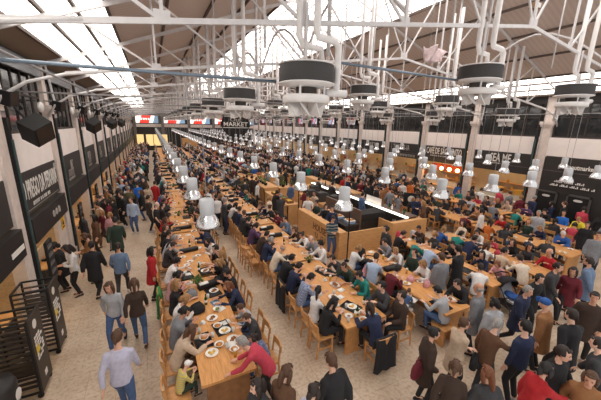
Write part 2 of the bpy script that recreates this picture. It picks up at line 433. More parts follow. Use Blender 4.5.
    # shelves and lit ceiling panel
    if not far:
        sh = empty('back_shelf', (x - sg * 1.85, mid, .9), f'back shelves inside the {ordw(k + 1)} stall of the {side} wall', 'shelf', f'back shelves of the {side} wall stalls')
        for i, zz in enumerate((0, .45, .9)): MB().box(-.14, .14, -L + .2, L - .2, zz, zz + .03).build('shelf_board', WOODC, sh)
        for i in range(9):
            m = mat(f'jar_colour_{i % 5}', [(206, 150, 60), (196, 60, 44), (228, 214, 180), (120, 130, 60), (226, 180, 70)][i % 5], .4)
            yy = -L + .4 + i * (2 * L - .8) / 8; zz = (0, .45, .9)[i % 3] + .03
            j = MB().lathe([(0, 0), (.08, 0), (.085, .16), (.05, .2), (.05, .24), (0, .24)], 8).build('storage_jar', m)
            j.location = (x - sg * 1.85, mid + yy, .9 + zz); tag(j, f'storage jar on the back shelves of the {ordw(k + 1)} stall of the {side} wall', 'jar', f'jars in the {ordw(k + 1)} stall of the {side} wall')
    lp = MB().box(-.3, .3, -L + .5, L - .5, 0, .04).build('ceiling_light', WARMP)
    lp.location = (x - sg * 1.0, mid, 3.6); tag(lp, f'warm flat ceiling light inside the {ordw(k + 1)} stall of the {side} wall', 'light', f'ceiling lights of the {side} stalls')
for k, a, c in bays():
    stall('left', k, a, c); stall('right', k, a, c)
# globe lamps of the fourth stall on the right
GL = None
for i in range(5):
    g = empty('globe_lamp', (XR - .25, 13.75 + i * .66, 2.38), f'glowing round globe lamp below the steak cafe sign, {ordw(5 - i)} from the left', 'lamp', 'globe lamps under the steak cafe sign')
    MB().ell((0, 0, 0), (.13, .13, .13)).build('globe', WARM, g, True); MB().tube([(0, 0, .12), (0, 0, .75)], .012, 6).build('cord', BLACK, g)
rd = MB().box(-.06, .06, -1.5, 1.5, 0, .5).build('red_awning', mat('red_awning_cloth', (170, 66, 44), .8)); rd.location = (XR + .5, 15.0, 2.1)
tag(rd, 'red and orange valance behind the globe lamps of the steak cafe', 'awning')
for i in range(5):
    f = MB().box(-.25, .25, -.25, .25, 0, .5).build('kitchen_unit', mat('yellow_cabinet', (228, 176, 84), .5)); f.location = (XR + 1.4, 9.85 + i * .6, .5 + (i % 2) * .55)
    f.data = f.data.copy(); tag(f, f'yellow wall cabinet inside the seafood stall, {ordw(5 - i)} from the left', 'cabinet', 'yellow cabinets of the seafood stall')
# black boards leaning on the black wall at right
for i, (yy, lab) in enumerate(((8.35, 'black framed board with white oval on the black wall, left one'), (6.95, 'black framed board with white oval on the black wall, right one'))):
    t = empty('notice_board', (XR - .06, yy, .0), lab, 'board', 'black framed boards')
    MB().box(-.05, .0, -.42, .42, .5, 2.0).build('panel', BLACK, t)
    q = MB()
    for aa in ((-.5, -.42, .4, 2.08), (.42, .5, .4, 2.08), (-.5, .5, 2.0, 2.08)): q.box(-.07, .02, aa[0], aa[1], aa[2], aa[3])
    q.build('frame', mat('grey_frame', (84, 80, 78), .5), t)
    e = MB().ell((-.06, 0, 1.82), (.012, .2, .07), 14, 6).build('oval_mark', LETTER, t)
tx = empty('wall_text', (XR - .01, 7.45, 2.55), 'two lines of white text painted on the black wall at right', 'lettering')
MB().box(-.01, .0, -1.0, 1.0, -.2, .2).build('backing', DARK, tx)
for nn, yy, zz, w in ((17, .1, .1, 1.3), (26, -.05, -.1, 1.9)):
    q = MB()
    for i in range(nn):
        if i % 6 == 5: continue
        y1 = yy + w / 2 - w * (i + 1) / nn; q.box(-.02, -.01, y1, y1 + w / nn * .7, zz - .05, zz + (.06 if i % 3 else .0))
    q.build('lettering', LETTER, tx)
# back wall screens
RED = mat('screen_red', (226, 52, 40), emit=.75); SW = mat('screen_white', (240, 232, 226), emit=.8); SB = mat('screen_blue_grey', (120, 150, 176), emit=.6)
RED2 = mat('dim_screen_red', (190, 40, 36), emit=.4); SW2 = mat('dim_screen_white', (200, 204, 214), emit=.4)
def screen(loc, rz, w, h, label, group):
    t = empty('video_screen', loc, label, 'screen', group, rz)
    MB().box(-w / 2, w / 2, -.06, .06, 0, h).build('housing', BLACK, t)
    q = MB(); e = .06; W = w / 2 - e
    cuts = [-W, -W * .5, -W * .05, W * .3, W * .62, W]
    ms = [1, 0, 0, 1, 2]; sk = .22
    for i in range(5):
        s0 = 0 if i == 0 else sk; s1 = 0 if i == 4 else sk
        q.add([(cuts[i] - s0, -.07, e), (cuts[i + 1] - s1, -.07, e), (cuts[i + 1] + s1, -.07, h - e), (cuts[i] + s0, -.07, h - e)], [(0, 1, 2, 3)], ms[i])
    for i in range(4 if w > 3 else 0): q.add([(-.9 + i * .38, -.075, h * .4), (-.66 + i * .38, -.075, h * .4), (-.66 + i * .38, -.075, h * .62), (-.9 + i * .38, -.075, h * .62)], [(0, 1, 2, 3)], 1)
    q.build('picture', [RED, SW, SB] if w > 3 else [SB, RED2, SW2], t)
    return t
for i in range(5):
    screen((-.62 + i * 4.55, YB - .1, 4.85), 0, 3.9, 1.45, f'red and white video screen on the far wall, {ordw(i + 1)} from the left', 'video screens on the far wall')
struct(MB().box(XL, XR, YB - .22, YB, 4.2, 4.75).build('trim_1', STONE))
for i in range(5):
    o = MB().box(-.25, .25, -.2, .2, 0, 6.6).build('far_wall_pilaster', mat('grey_pilaster', (110, 100, 96), .8)); o.location = (-2.6 + i * 4.55, YB - .3, 0)
    tag(o, f'grey pilaster on the far wall, {ordw(i + 1)} from the left', 'pilaster', 'pilasters of the far wall')
struct(MB().box(XL, XR, YB - .1, YB, 6.6, 9).build('wall_back', mat('grey_gable', (150, 140, 134), .8)))
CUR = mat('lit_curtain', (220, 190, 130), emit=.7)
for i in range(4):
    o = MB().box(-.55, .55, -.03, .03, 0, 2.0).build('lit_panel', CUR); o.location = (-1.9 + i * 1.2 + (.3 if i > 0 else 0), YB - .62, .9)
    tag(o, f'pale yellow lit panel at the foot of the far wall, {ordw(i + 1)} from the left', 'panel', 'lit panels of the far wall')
o = MB().box(-1.6, 1.6, -.5, .5, 0, 2.3).build('far_kiosk', WOODC); o.location = (6.5, YB - 2.2, 0); tag(o, 'wooden kiosk front at the far end of the hall', 'kiosk')
o = MB().box(-5, 5, -.5, .5, 0, 3).build('far_kiosk', DARK); o.location = (13, YB - 1.6, 0); tag(o, 'dark kiosk front in the right far corner', 'kiosk')
# lit screens behind the upper right windows
for i, y in enumerate([TY[j] + BAY / 2 for j in range(5, 14)]):
    screen((XR - .05, y, 5.3), -PI / 2, 1.5, .8, f'red and white screen over the right wall band, {ordw(i + 1)} beyond the tartare stall', 'video screens over the right wall')
# hanging round sign
t = empty('hanging_sign', (8.5, 34, 4.1), 'round black hanging sign with white capitals high over the hall', 'sign')
q = MB(); q.lathe([(0, -.06), (1.55, -.06), (1.55, .06), (0, .06)], 28); o = q.build('disc', BLACK, t); o.location = (0, 0, 1.1); o.rotation_euler = (PI / 2, 0, 0)
text('lettering', 'Time', .45, GREYL, t, (0, -.08, 1.95), R_BACK, width=1.3); text('lettering', 'Out', .42, GREYL, t, (0, -.08, 1.5), R_BACK, width=1.3)
MB().box(-1.65, 1.65, -.07, .07, .72, 1.3).build('name_band', BLACK, t); text('lettering', 'MARKET', .44, LETTER, t, (0, -.09, 1.0), R_BACK, width=2.7)
MB().box(-1.4, 1.4, -.085, -.07, .62, .68).build('line', LETTER, t)
for x in (-.8, .8): MB().tube([(x, 0, 2.4), (x, 0, 5.6)], .015, 6).build('hanging_wire', STEELG, t)
# ------------------------------------------------------------------ fans, pipes, lamps, speakers
def make_fan():
    t = empty('ceiling_fan_unit', (0, 0, 0), '', 'ventilation unit')
    MB().lathe([(0, .14), (.445, .14), (.452, .125), (.43, .12)], 24).build('top_rim', DUCTW, t, True)
    MB().lathe([(.43, .125), (.435, 0), (.435, -.12), (.43, -.14)], 24).build('drum', DRUM, t, True)
    MB().lathe([(.43, -.135), (.455, -.145), (.445, -.165), (.25, -.2), (0, -.2)], 24).build('bottom_rim', DUCTW, t, True)
    MB().lathe([(.17, -.19), (.17, -.33)], 14).build('hub', BRONZE, t)
    for i in range(4):
        a = PI / 4 + i * PI / 2; MB().tube([(.3 * math.cos(a), .3 * math.sin(a), -.17), (.3 * math.cos(a), .3 * math.sin(a), -.34)], .018, 6).build('spacer', DUCTW, t)
    _rb = MB().lathe([(.0, -.32), (.36, -.32), (.375, -.34), (.375, -.43), (.35, -.45), (.31, -.42)], 24)
    dr = _rb.build('diffuser_ring', DUCTW, t, True)
    for i in range(8):
        a = i * PI / 4; ca, sa = math.cos(a), math.sin(a); c2, s2 = math.cos(a + .55), math.sin(a + .55)
        q = MB(); vs = [(.33 * ca, .33 * sa, -.44), (.1 * ca, .1 * sa, -.44), (.08 * c2, .08 * s2, -.62), (.27 * c2, .27 * s2, -.66)]
        vs += [(x + .012 * -sa, y + .012 * ca, z + .012) for x, y, z in vs]
        q.add(vs, [(0, 1, 2, 3), (7, 6, 5, 4), (0, 4, 5, 1), (1, 5, 6, 2), (2, 6, 7, 3), (3, 7, 4, 0)]); q.build('vane', DUCTW, dr)
    MB().tube([(-.02, 0, .13), (-.02, 0, 1.0)], .022, 6).build('hanger_rod', STEEL, t)
    MB().tube([(.1, -.12, 3.2), (.1, -.12, .62), (.13, -.12, .53), (.42, -.12, .5), (.5, -.12, .43), (.5, -.12, -.1), (.48, -.12, -.22)], .055, 10).build('supply_pipe', DUCTW, t, True)
    MB().tube([(-.12, .05, 3.0), (-.12, .05, .55), (-.05, .05, .42), (.3, .1, .42), (.34, .1, .2)], .05, 10).build('return_pipe', DUCTW, t, True)
    MB().tube([(.3, -.1, -.27), (.66, -.16, -.27)], .06, 10).build('pipe_end', DUCTW, t, True)
    return t
FAN = Proto(make_fan())
n = 0
for r, (x, zz) in enumerate(((2.3, 6.12), (6.5, 6.5), (10.6, 6.42), (14.7, 6.1))):
    for k, y in enumerate(TY[:13]):
        if r == 3 and k == 0: continue
        FAN.put((x, y - .06, zz - .05), 0, f'round charcoal and white fan unit below the {ordw(k + 1)} truss, {ordw(r + 1)} row from left', 'ceiling fan units')
for lab, pts in (('blue-grey pipe crossing high at the left to the nearest fan', [(XL, 4.85, 5.93), (1.86, 4.75, 5.95)]), ('blue-grey pipe leading across to the second row nearest fan', [(3.0, 4.75, 6.35), (6.1, 4.75, 6.3)])):
    tag(MB().tube(pts, .024, 8).build('water_pipe', BLUEG, None, True), lab, 'pipe')
n = 0
for k, y in enumerate(TY[1:10]):
    tag(MB().tube([(XL, y + .2, 5.85), (14.6, y + .2, 6.0)], .02, 6).build('water_pipe', STEELG, None, True), f'thin grey pipe across the hall by the {ordw(k + 2)} roof truss', 'pipe', 'cross pipes at the trusses')
rng0 = random.Random(3)
n = 0
for x in (2.3, 6.5, 10.6, 14.7):
    for k, y in enumerate(TY[:8]):
        for dx in (-.55, .62):
            n += 1
            tag(MB().tube([(x + dx, y + .35, zc(x) - .35), (x + dx, y + .35, min(zr(x), zr(x + dx)) - .08)], .035 if dx > 0 else .02, 6).build('vertical_pipe', STEEL, None, True),
                f'white {"thick" if dx > 0 else "thin"} vertical pipe beside the fan, {ordw(k + 1)} truss, {ordw((2.3, 6.5, 10.6, 14.7).index(x) + 1)} fan row from left', 'pipe', 'vertical pipes by the fans')
def make_lamp():
    t = empty('pendant_lamp', (0, 0, 0), '', 'lamp')
    MB().lathe([(.0, .47), (.095, .46), (.116, .44), (.116, .2), (.105, .19)], 16).build('lamp_cap', CAPW, t, True)
    MB().lathe([(.115, .2), (.14, .15), (.175, .1), (.19, .03), (.202, .0), (.193, .002), (.165, .09), (.1, .17), (.0, .18)], 18).build('lamp_shade', SHADE, t, True)
    MB().tube([(0, 0, .47), (0, 0, 2.75)], .006, 5).build('cord', STEELG, t)
    return t
LAMP = Proto(make_lamp())
LY = [4.85 + 2.0 * k for k in range(28)]
LR = (.66, 3.38, 6.2, 8.2, 10.05, 12.15, 14.25, 16.6)
rown = ('leftmost', 'second from left', 'third from left', 'fourth from left', 'fourth from right', 'third from right', 'second from right', 'rightmost')
for r, x in enumerate(LR):
    for k, y in enumerate(LY):
        if r > 0 and k == 0 and r in (7,): continue
        LAMP.put((x + (.04 if r == 0 else 0), y, 3.64), 0, f'silver bell pendant lamp, {ordw(k + 1)} from the camera in the {rown[r]} lamp row', 'silver pendant lamps')
def make_speaker():
    t = empty('loudspeaker', (0, 0, 0), '', 'loudspeaker')
    b = MB(); b.add([(-.24, -.26, -.28), (.2, -.24, -.28), (.2, .24, -.28), (-.24, .26, -.28), (-.24, -.26, .28), (.2, -.24, .28), (.2, .24, .28), (-.24, .26, .28)],
                    [(3, 2, 1, 0), (4, 5, 6, 7), (0, 1, 5, 4), (1, 2, 6, 5), (2, 3, 7, 6), (3, 0, 4, 7)])
    cb = b.build('cabinet', BLACK, t); MB().box(.2, .215, -.2, .2, -.25, .25).build('grille', BRONZE, cb)
    MB().tube([(-.3, 0, .2), (-.52, 0, .42)], .03, 6).build('bracket', BLACK, t)
    return t
SPK = Proto(make_speaker())
for k, yy in enumerate((9.75, 18.3, 26.6, 34.8)):
    o = SPK.put((XL + .55, yy, 5.0), -.55, f'black loudspeaker tilted down from the left wall, {ordw(k + 1)} from the camera', 'loudspeakers on the left wall'); o.rotation_euler = (.55, .5, -.5)
for k in range(1, 8):
    q = SPK.put((XL + .42, TY[k] + .1, 5.72), -.3, f'small upper black loudspeaker at the {ordw(k + 1)} left pillar', 'upper loudspeakers on the left wall', .55); q.rotation_euler = (.2, .3, -.3)
for k in range(1, 6):
    t = empty('wall_fan', (XL + .2, TY[k] - 1.0, 5.62), f'small round white fixture on the left wall before the {ordw(k + 1)} pillar', 'wall fixture', 'round wall fixtures')
    o = MB().lathe([(0, .06), (.12, .05), (.16, 0), (.13, -.05), (0, -.06)], 14).build('guard', DUCTW, t, True); o.rotation_euler = (0, PI / 2, 0)
q = MB(); vs, fs = [], []
for j in range(9):
    for i in range(9):
        u, v = i / 8 - .5, j / 8
        vs.append((u * .95 * (1 - .35 * math.sin(v * PI)), .12 * math.sin(i * 1.3 + j * .5), .42 * (1 - v) - .1 * abs(u) * 2 + .05 * math.sin(i * 2.2 + j)))
for j in range(8):
    for i in range(8): fs.append((j * 9 + i, j * 9 + i + 1, j * 9 + 10 + i, j * 9 + 9 + i))
q.add(vs, fs)
t = empty('hanging_cloth', (7.8, 7.0, 7.22), 'crumpled pale pink cloth hanging from the roof steel right of centre', 'cloth')
o = q.build('cloth', mat('pale_pink_gauze', (206, 184, 184), .9, 0, .2, 6), t, True); md = o.modifiers.new('thick', 'SOLIDIFY'); md.thickness = .012
for x in (-.22, .22): MB().tube([(x, 0, .3), (x, 0, 1.6)], .006, 5).build('string', STEELG, t)
t = empty('roof_floodlight', (10.6, 6.0, 8.86), 'small brown floodlight under the right roof slope at the top edge', 'light')
MB().box(-.12, .12, -.1, .1, -.08, .08).build('housing', mat('brown_lamp_body', (120, 92, 64), .6), t); MB().box(-.1, .1, -.12, -.1, -.06, .06).build('lens', PLATE, t); MB().tube([(0, 0, .08), (0, 0, zr(10.6) - 8.86)], .02, 6).build('bracket', STEELG, t)

# ------------------------------------------------------------------ furniture
TZ, SZ = .84, .52      # table and seat heights
def make_chair():
    t = empty('wooden_chair', (0, 0, 0), '', 'chair')      # faces +X
    MB().box(-.2, .2, -.2, .2, SZ - .04, SZ).build('seat', CHW, t)
    for s in (-1, 1):
        MB().bar((.18, s * .18, 0), (.17, s * .175, SZ - .02), .04).build('leg', CHW, t)
        MB().tube([(-.23, s * .185, 0), (-.19, s * .18, SZ - .02), (-.235, s * .18, .86)], (.022), 6).build('leg', CHW, t)
        MB().bar((-.2, s * .182, .24), (.17, s * .178, .24), .022, .035).build('stretcher', CHW, t)
    MB().bar((.172, -.18, .17), (.172, .18, .17), .022, .035).build('footrest', CHW, t)
    q = MB(); rings = []
    for z in (.73, .87):
        pass
    vs = []
    for i in range(7):
        y = -.205 + .41 * i / 6; x = -.245 - .03 * math.cos((i - 3) / 3 * PI / 2)
        vs.append([(x, y, .73), (x + .025, y, .73), (x + .02, y, .875), (x - .005, y, .875)])
    q.loft(vs); q.build('backrest', CHW, t)
    return t
CH = Proto(make_chair())
def make_stool():
    t = empty('wooden_box_stool', (0, 0, 0), '', 'stool')
    MB().box(-.2, .2, -.23, .23, .42, .46).build('seat', CHW, t)
    for s in (-1, 1): MB().box(-.19, .19, s * .2 - .018, s * .2 + .018, 0, .42).build('side_panel', CHW, t)
    MB().box(-.02, .02, -.19, .19, .2, .26).build('stretcher', CHW, t)
    return t
ST = Proto(make_stool())
def make_table(L, w):
    t = empty('long_table', (0, 0, 0), '', 'table')
    q = MB(); n = 5
    for i in range(n): q.box(-w / 2 + i * w / n, -w / 2 + (i + 1) * w / n - .003, 0, L, TZ - .055, TZ)
    q.build('tabletop', WOOD, t)
    for y in (.12, L / 2, L - .18): MB().box(-w / 2 + .1, w / 2 - .1, y, y + .06, 0, TZ - .055).build('leg_panel', CHW if w != 1.0 else DWOOD, t)
    MB().box(-.03, .03, .15, L - .15, .3, .42).build('rail', DWOOD, t)
    return t
COLS = [('leftmost', .89, 1.0, 4.5, None), ('second', 4.15, 1.15, 4.05, None), ('third', 6.55, .92, 4.12, (8.2, 24)), ('fourth', 8.87, .76, 4.5, (8.3, 24)),
        ('fifth', 10.93, .88, 4.25, (8.3, 24)), ('sixth', 13.8, 1.1, 4.6, None), ('seventh', 17.0, 1.0, 4.9, None)]
SEGS = []
PT = {}
for ci, (nm, x, w, ys, gap) in enumerate(COLS):
    k = 0; y = ys; rj = random.Random(ci)
    while y < YB - 6:
        L = 3.95 if ci else 4.05
        if gap and gap[0] - .2 < y < gap[1]: y += BAY; continue
        k += 1
        if ci == 1 and k == 1: y = 4.72; L = 3.42; w_ = (w, 1); PT[w_] = Proto(make_table(L, w))
        else: w_ = w
        if w_ not in PT: PT[w_] = Proto(make_table(3.9, w))
        if y > 14: x = COLS[ci][1] + rj.uniform(-.22, .22)
        PT[w_].put((x, y, 0), 0, f'long wooden communal table, {ordw(k)} from the camera in the {nm} table row' if ci else f'long wooden communal table, {ordw(k)} from the camera in the leftmost table row', 'long communal tables')
        SEGS.append((ci, k, x, w, y, y + (L if ci == 1 and k == 1 else 3.95))); y = 8.25 if ci == 1 and k == 1 else y + BAY
# ------------------------------------------------------------------ kitchen island
t = empty('counter_bar', (6.45, 9.3, 0), 'plywood counter front with burnt lettering behind the man in the striped jumper', 'counter')
MB().box(-.13, -.07, .0, 3.75, 0, 1.12).build('long_panel', WOODC, t); MB().box(-.13, .22, -.06, 3.75, 1.12, 1.16).build('worktop', WOODC, t)
MB().box(-.13, 2.3, -.06, .0, 0, 1.12).build('end_panel', WOODC, t); MB().box(-.1, .2, 3.68, 3.74, 0, 1.12).build('end_panel', WOODC, t)
BURN = mat('burnt_lettering', (112, 72, 42), .8)
text('lettering', 'HOUSE', .3, BURN, t, (-.135, 1.55, .78), R_RIGHT, width=1.15)
q = MB()
for i in range(6):
    if i == 3: continue
    q.box(-.142, -.132, 1.0 + i * .17, 1.04 + i * .17, .3, .54); q.box(-.142, -.132, 1.0 + i * .17, 1.11 + i * .17, .5 if i % 2 else .3, .54 if i % 2 else .34)
q.build('lettering', BURN, t)
t = empty('back_counter', (7.3, 10.05, 0), 'black back counter with granite splash behind the plywood counter', 'counter')
MB().box(.0, .7, 0.25, 3.2, 0, .95).build('base', DARK2, t); MB().box(-.03, .73, .2, 3.22, .95, 1.0).build('worktop', DRUM, t); MB().box(.75, .83, .2, 3.2, 0, 1.62).build('splash_panel', GRANITE, t)
MB().box(.85, 2.4, .55, 1.2, .0, .95).build('base', DARK2, t); MB().box(.83, 2.45, .5, 1.25, .95, 1.3).build('end_cabinet', BLACK, t)
for i, (dx, dy) in enumerate(((.3, 2.2), (.35, 1.3), (.45, .55))):
    p = empty('pastry_tray', (7.3 + dx, 10.05 + dy, 1.0), f'white and blue tray of pastries on the black back counter, {ordw(3 - i)} from the right', 'tray', 'pastry trays on the black counter')
    MB().box(-.17, .17, -.2, .2, 0, .1).build('box', mat('blue_white_box', (150, 176, 210), .6), p); MB().box(-.19, .19, -.22, .22, .1, .13).build('rim', PLATE, p)
    for j in range(5): MB().ell((-.09 + .09 * (j % 3), -.1 + .16 * (j // 3), .16), (.05, .06, .04), 8, 5).build('pastry', mat('golden_pastry', (206, 140, 66), .6), p)
for lab, x, y0, y1, sg_ in (('long black counter with a lit white top edge and a white menu panel', 10.55, 9.9, 14.7, 1), ('second long black counter with lit white top edge, deeper in the hall', 10.4, 15.4, 19.2, 0)):
    t = empty('black_bar_counter', (x, y0, 0), lab, 'counter', 'black counters with lit edges')
    MB().box(-.05, .6, 0, y1 - y0, 0, 1.06).build('front', BLACK, t); MB().box(-.07, .12, 0, y1 - y0, 1.06, 1.11).build('lit_edge', LITW, t); MB().box(.12, .7, 0, y1 - y0, 1.06, 1.11).build('worktop', GRANITE, t)
    q = MB(); 
    for i in range(14 if not sg_ else 3): q.box(-.062, -.052, .5 + i * .14, .58 + i * .14, .7, .82 if i % 2 else .78)
    q.build('lettering', GREYL, t)
    for i in range(9):
        bt = empty('condiment_bottle', (x + .3 + .2 * (i % 2), y0 + .5 + i * (y1 - y0 - 1) / 9, 1.11), f'bottle or jar on the {"nearer" if sg_ else "farther"} black counter with lit edge, {ordw(i + 1)} from its near end', 'bottle', 'bottles on the black counters')
        m = (BOTG, mat('amber_glass', (150, 84, 30), .2), PLATE)[i % 3]
        MB().lathe([(0, 0), (.045, 0), (.045, .17), (.018, .23), (.018, .3), (0, .3)], 8).build('body', m, bt); MB().lathe([(0, .3), (.02, .3), (.02, .33), (0, .33)], 8).build('cap', BLACK, bt)
p = MB().box(-.02, .02, -.62, .62, 0, .38).build('white_counter_sign', PLATE); p.location = (10.75, 12.6, 1.11); tag(p, 'blank white panel standing on the long black counter', 'sign')
t = empty('plywood_counter', (9.35, 9.5, 0), 'pale plywood counter block at the near right end of the kitchen island', 'counter')
MB().box(0, 2.1, 0, .06, 0, 1.08).build('front_panel', WOODC, t); MB().box(0, .06, .06, 1.0, 0, 1.08).build('end_panel', WOODC, t); MB().box(2.04, 2.1, .06, 4.9, 0, 1.0).build('side_panel', WOODC, t); MB().box(.06, 2.04, .06, .4, .98, 1.02).build('worktop', WOODC, t)
def plycounter(x0, x1, y0, y1, lab, hgt_=1.1):
    t = empty('plywood_counter', (x0, y0, 0), lab, 'counter'); w, l = x1 - x0, y1 - y0
    MB().box(0, .05, 0, l, 0, hgt_).build('side_panel', WOODC, t); MB().box(0, w, 0, .05, 0, hgt_).build('front_panel', WOODC, t); MB().box(w - .05, w, .05, l, 0, hgt_).build('side_panel', WOODC, t)
    MB().box(-.02, w + .02, -.02, l, hgt_, hgt_ + .04).build('worktop', WOODC, t); return t
plycounter(6.1, 6.75, 13.9, 17.4, 'plywood counter where the grey-haired man leans, behind the lettered plywood counter')
plycounter(6.3, 7.3, 18.2, 22.6, 'plywood counter deeper in the kitchen island with plants on top', 1.15)
plycounter(7.4, 9.9, 18.2, 18.9, 'plywood cross counter in the kitchen island with crates on top', 1.05)
plycounter(8.3, 9.6, 13.0, 17.2, 'plywood kitchen block in the middle of the island', .88)
for i in range(6):
    t = empty('kitchen_appliance', (8.6 + .55 * (i % 2), 13.5 + i * .62, .92), f'dark steel kitchen appliance on the middle island block, {ordw(i + 1)} from the camera', 'appliance', 'appliances on the island block')
    MB().box(-.22, .22, -.24, .24, 0, .34 + .1 * (i % 3)).build('body', DRUM, t); MB().box(-.24, -.22, -.18, .18, .05, .26).build('door', BRONZE, t); MB().tube([(-.27, -.15, .28), (-.27, .15, .28)], .012, 6).build('handle', ALU, t)
for i in range(8):
    x, y, z = ((6.42, 14.4 + i * .7, 1.14) if i < 4 else (6.9 + (i - 4) * .75, 23.35, 1.19))
    t = empty('produce_crate', (x, y, z), f'wooden crate of fruit on the plywood island counters, {ordw(i + 1)} from the camera', 'crate', 'crates of fruit on the island')
    MB().box(-.17, .17, -.24, .24, 0, .02).box(-.17, .17, -.24, -.22, 0, .14).box(-.17, .17, .22, .24, 0, .14).box(-.17, -.15, -.24, .24, 0, .14).box(.15, .17, -.24, .24, 0, .14).build('crate', DWOOD, t)
    for j in range(6): MB().ell((-.08 + .08 * (j % 3), -.1 + .2 * (j // 3), .09), (.06, .06, .06), 8, 6).build('fruit', mat('fruit_%d' % (i % 3), ((226, 190, 60), (110, 140, 60), (200, 90, 50))[i % 3], .5), t, True)
plycounter(11.2, 11.9, 15.0, 22.0, 'plywood counter along the right side of the island', 1.05)
plycounter(6.4, 9.8, 23.0, 23.7, 'plywood counter closing the far end of the island', 1.15)
for i in range(7):
    x, y, z = ((6.7, 19 + i * .55, 1.19) if i < 4 else (7.8 + (i - 4) * .6, 18.55, 1.09))
    p = empty('potted_herbs', (x, y, z), f'green potted herbs on the plywood island counter, {ordw(i + 1)} from the near left', 'plant', 'potted herbs on the island')
    MB().lathe([(0, 0), (.1, 0), (.13, .16), (0, .16)], 8).build('pot', BLACK, p)
    q = MB(); r_ = random.Random(i)
    for j in range(26):
        a, rr, zz = r_.random() * 7, r_.random() * .2, .16 + r_.random() * .22
        q.ell((rr * math.cos(a), rr * math.sin(a), zz), (.04, .05, .015), 5, 3, Matrix.Rotation(r_.random() * 3, 3, 'X'))
    q.build('foliage', GREEN, p)
for i, (x, y) in enumerate(((6.6, 9.04), (6.48, 13.34))):
    t = empty('black_post', (x, y, 0), ('slim black post at the corner of the lettered counter', 'slim black post at the far end of the lettered counter')[i], 'post')
    MB().lathe([(0, 0), (.11, 0), (.11, .02), (.03, .03), (0, .03)], 12).build('base', BLACK, t); MB().tube([(0, 0, .02), (0, 0, 2.15)], .028, 8).build('pole', BLACK, t)
o = empty('round_sign', (13.3, 12.3, 0), 'black sign stand with a white disc beyond the plywood counters', 'sign')
MB().box(-.45, .45, -.05, .05, 0, 1.55).build('panel', BLACK, o); q = MB().lathe([(0, -.01), (.2, -.01), (.2, .01), (0, .01)], 20).build('disc', LETTER, o); q.location = (0, -.06, 1.2); q.rotation_euler = (PI / 2, 0, 0)
o.rotation_euler = (0, 0, -.9)
# ------------------------------------------------------------------ tray trolleys and posts at the left
def make_trolley():
    t = empty('tray_trolley', (0, 0, 0), '', 'trolley')
    for y in (-.3, .3):
        for x in (-.58, .02): MB().bar((x, y, .1), (x, y, 1.66), .035).build('upright', BLACK, t)
        MB().bar((-.58, y, 1.66), (.02, y, 1.66), .035).build('top_rail', BLACK, t); MB().bar((-.58, y, .14), (.02, y, .14), .035).build('bottom_rail', BLACK, t)
    for x in (-.58, .02): MB().bar((x, -.3, 1.66), (x, .3, 1.66), .035).build('top_rail', BLACK, t)
    for i in range(13): MB().box(-.58, .02, -.29, -.22, .26 + i * .105, .275 + i * .105).build('tray_runner', BRONZE, t); MB().box(-.58, .02, .22, .29, .26 + i * .105, .275 + i * .105).build('tray_runner', BRONZE, t)
    sp = MB().box(.035, .06, -.3, .3, .12, 1.7).build('side_panel', BRONZE, t)
    q = MB().lathe([(0, 0), (.09, 0), (.09, .006), (0, .006)], 16).build('round_sticker', LETTER, sp); q.location = (.06, -.06, 1.5); q.rotation_euler = (0, PI / 2, 0)
    q = MB(); r_ = random.Random(5)
    for i in range(7):
        for j in range(4):
            if r_.random() < .8: q.box(.06, .066, -.2 + j * .1, -.2 + j * .1 + .07, .78 + i * .075, .83 + i * .075)
    q.build('lettering', LETTER, sp); MB().box(.06, .067, -.2, -.06, .92, 1.07).build('yellow_sticker', mat('yellow_sticker', (226, 196, 60), .6), sp)
    MB().box(.06, .066, -.06, .06, .3, .42).build('pale_label', LETTER, sp)
    for x in (-.55, 0):
        for y in (-.27, .27): q = MB().lathe([(0, -.02), (.05, -.02), (.05, .02), (0, .02)], 10).build('castor', BLACK, t); q.location = (x, y, .05); q.rotation_euler = (PI / 2, 0, 0)
    return t
TRL = Proto(make_trolley())
TRL.put((-2.4, 6.68, 0), 0, 'dark tray trolley with stickered end panel, nearer of two by the left stalls')
TRL.put((-2.4, 7.95, 0), 0, 'dark tray trolley with stickered end panel, farther of two by the left stalls')
t = empty('litter_bin', (-2.75, 5.75, 0), 'black bin with a white round mark at the bottom left corner', 'bin')
MB().lathe([(0, 0), (.3, 0), (.32, .95), (.28, 1.05), (0, 1.08)], 18).build('body', DARK2, t, True); q = MB().lathe([(0, 0), (.1, 0), (.1, .01), (0, .01)], 16).build('round_mark', LETTER, t); q.location = (.315, 0, .75); q.rotation_euler = (0, PI / 2, 0)
for i, y in enumerate((9.75, 13.95, 18.0, 22.1)):
    t = empty('menu_board', (XL + .3, y, 1.05), f'upright black menu board with rows of pale text, {ordw(i + 1)} along the left wall', 'menu board', 'menu boards on the left wall')
    MB().box(-.03, .03, -.24, .24, 0, 1.05).build('board', BLACK, t); q = MB()
    for j in range(4):
        q.box(.03, .035, -.18, .18, .12 + j * .24, .2 + j * .24); 
        q.box(.03, .035, -.18, .05, .22 + j * .24, .24 + j * .24)
    q.build('text_rows', mat('dim_grey_text', (112, 108, 106), .7), t); MB().bar((-.2, 0, .5), (0, 0, .5), .05).build('bracket', BLACK, t)
o = MB().box(XL - .1, XL + .02, 11.95, 12.82, 0, 2.1).build('white_door', PLATE); o.data.materials[0] = STONE; tag(o, 'pale plain door panel with a yellow notice left of the second left menu board', 'door')
t = empty('warning_sign', (XL + .03, 12.5, 1.62), 'yellow rectangular warning notice on the pale door at left', 'sign')
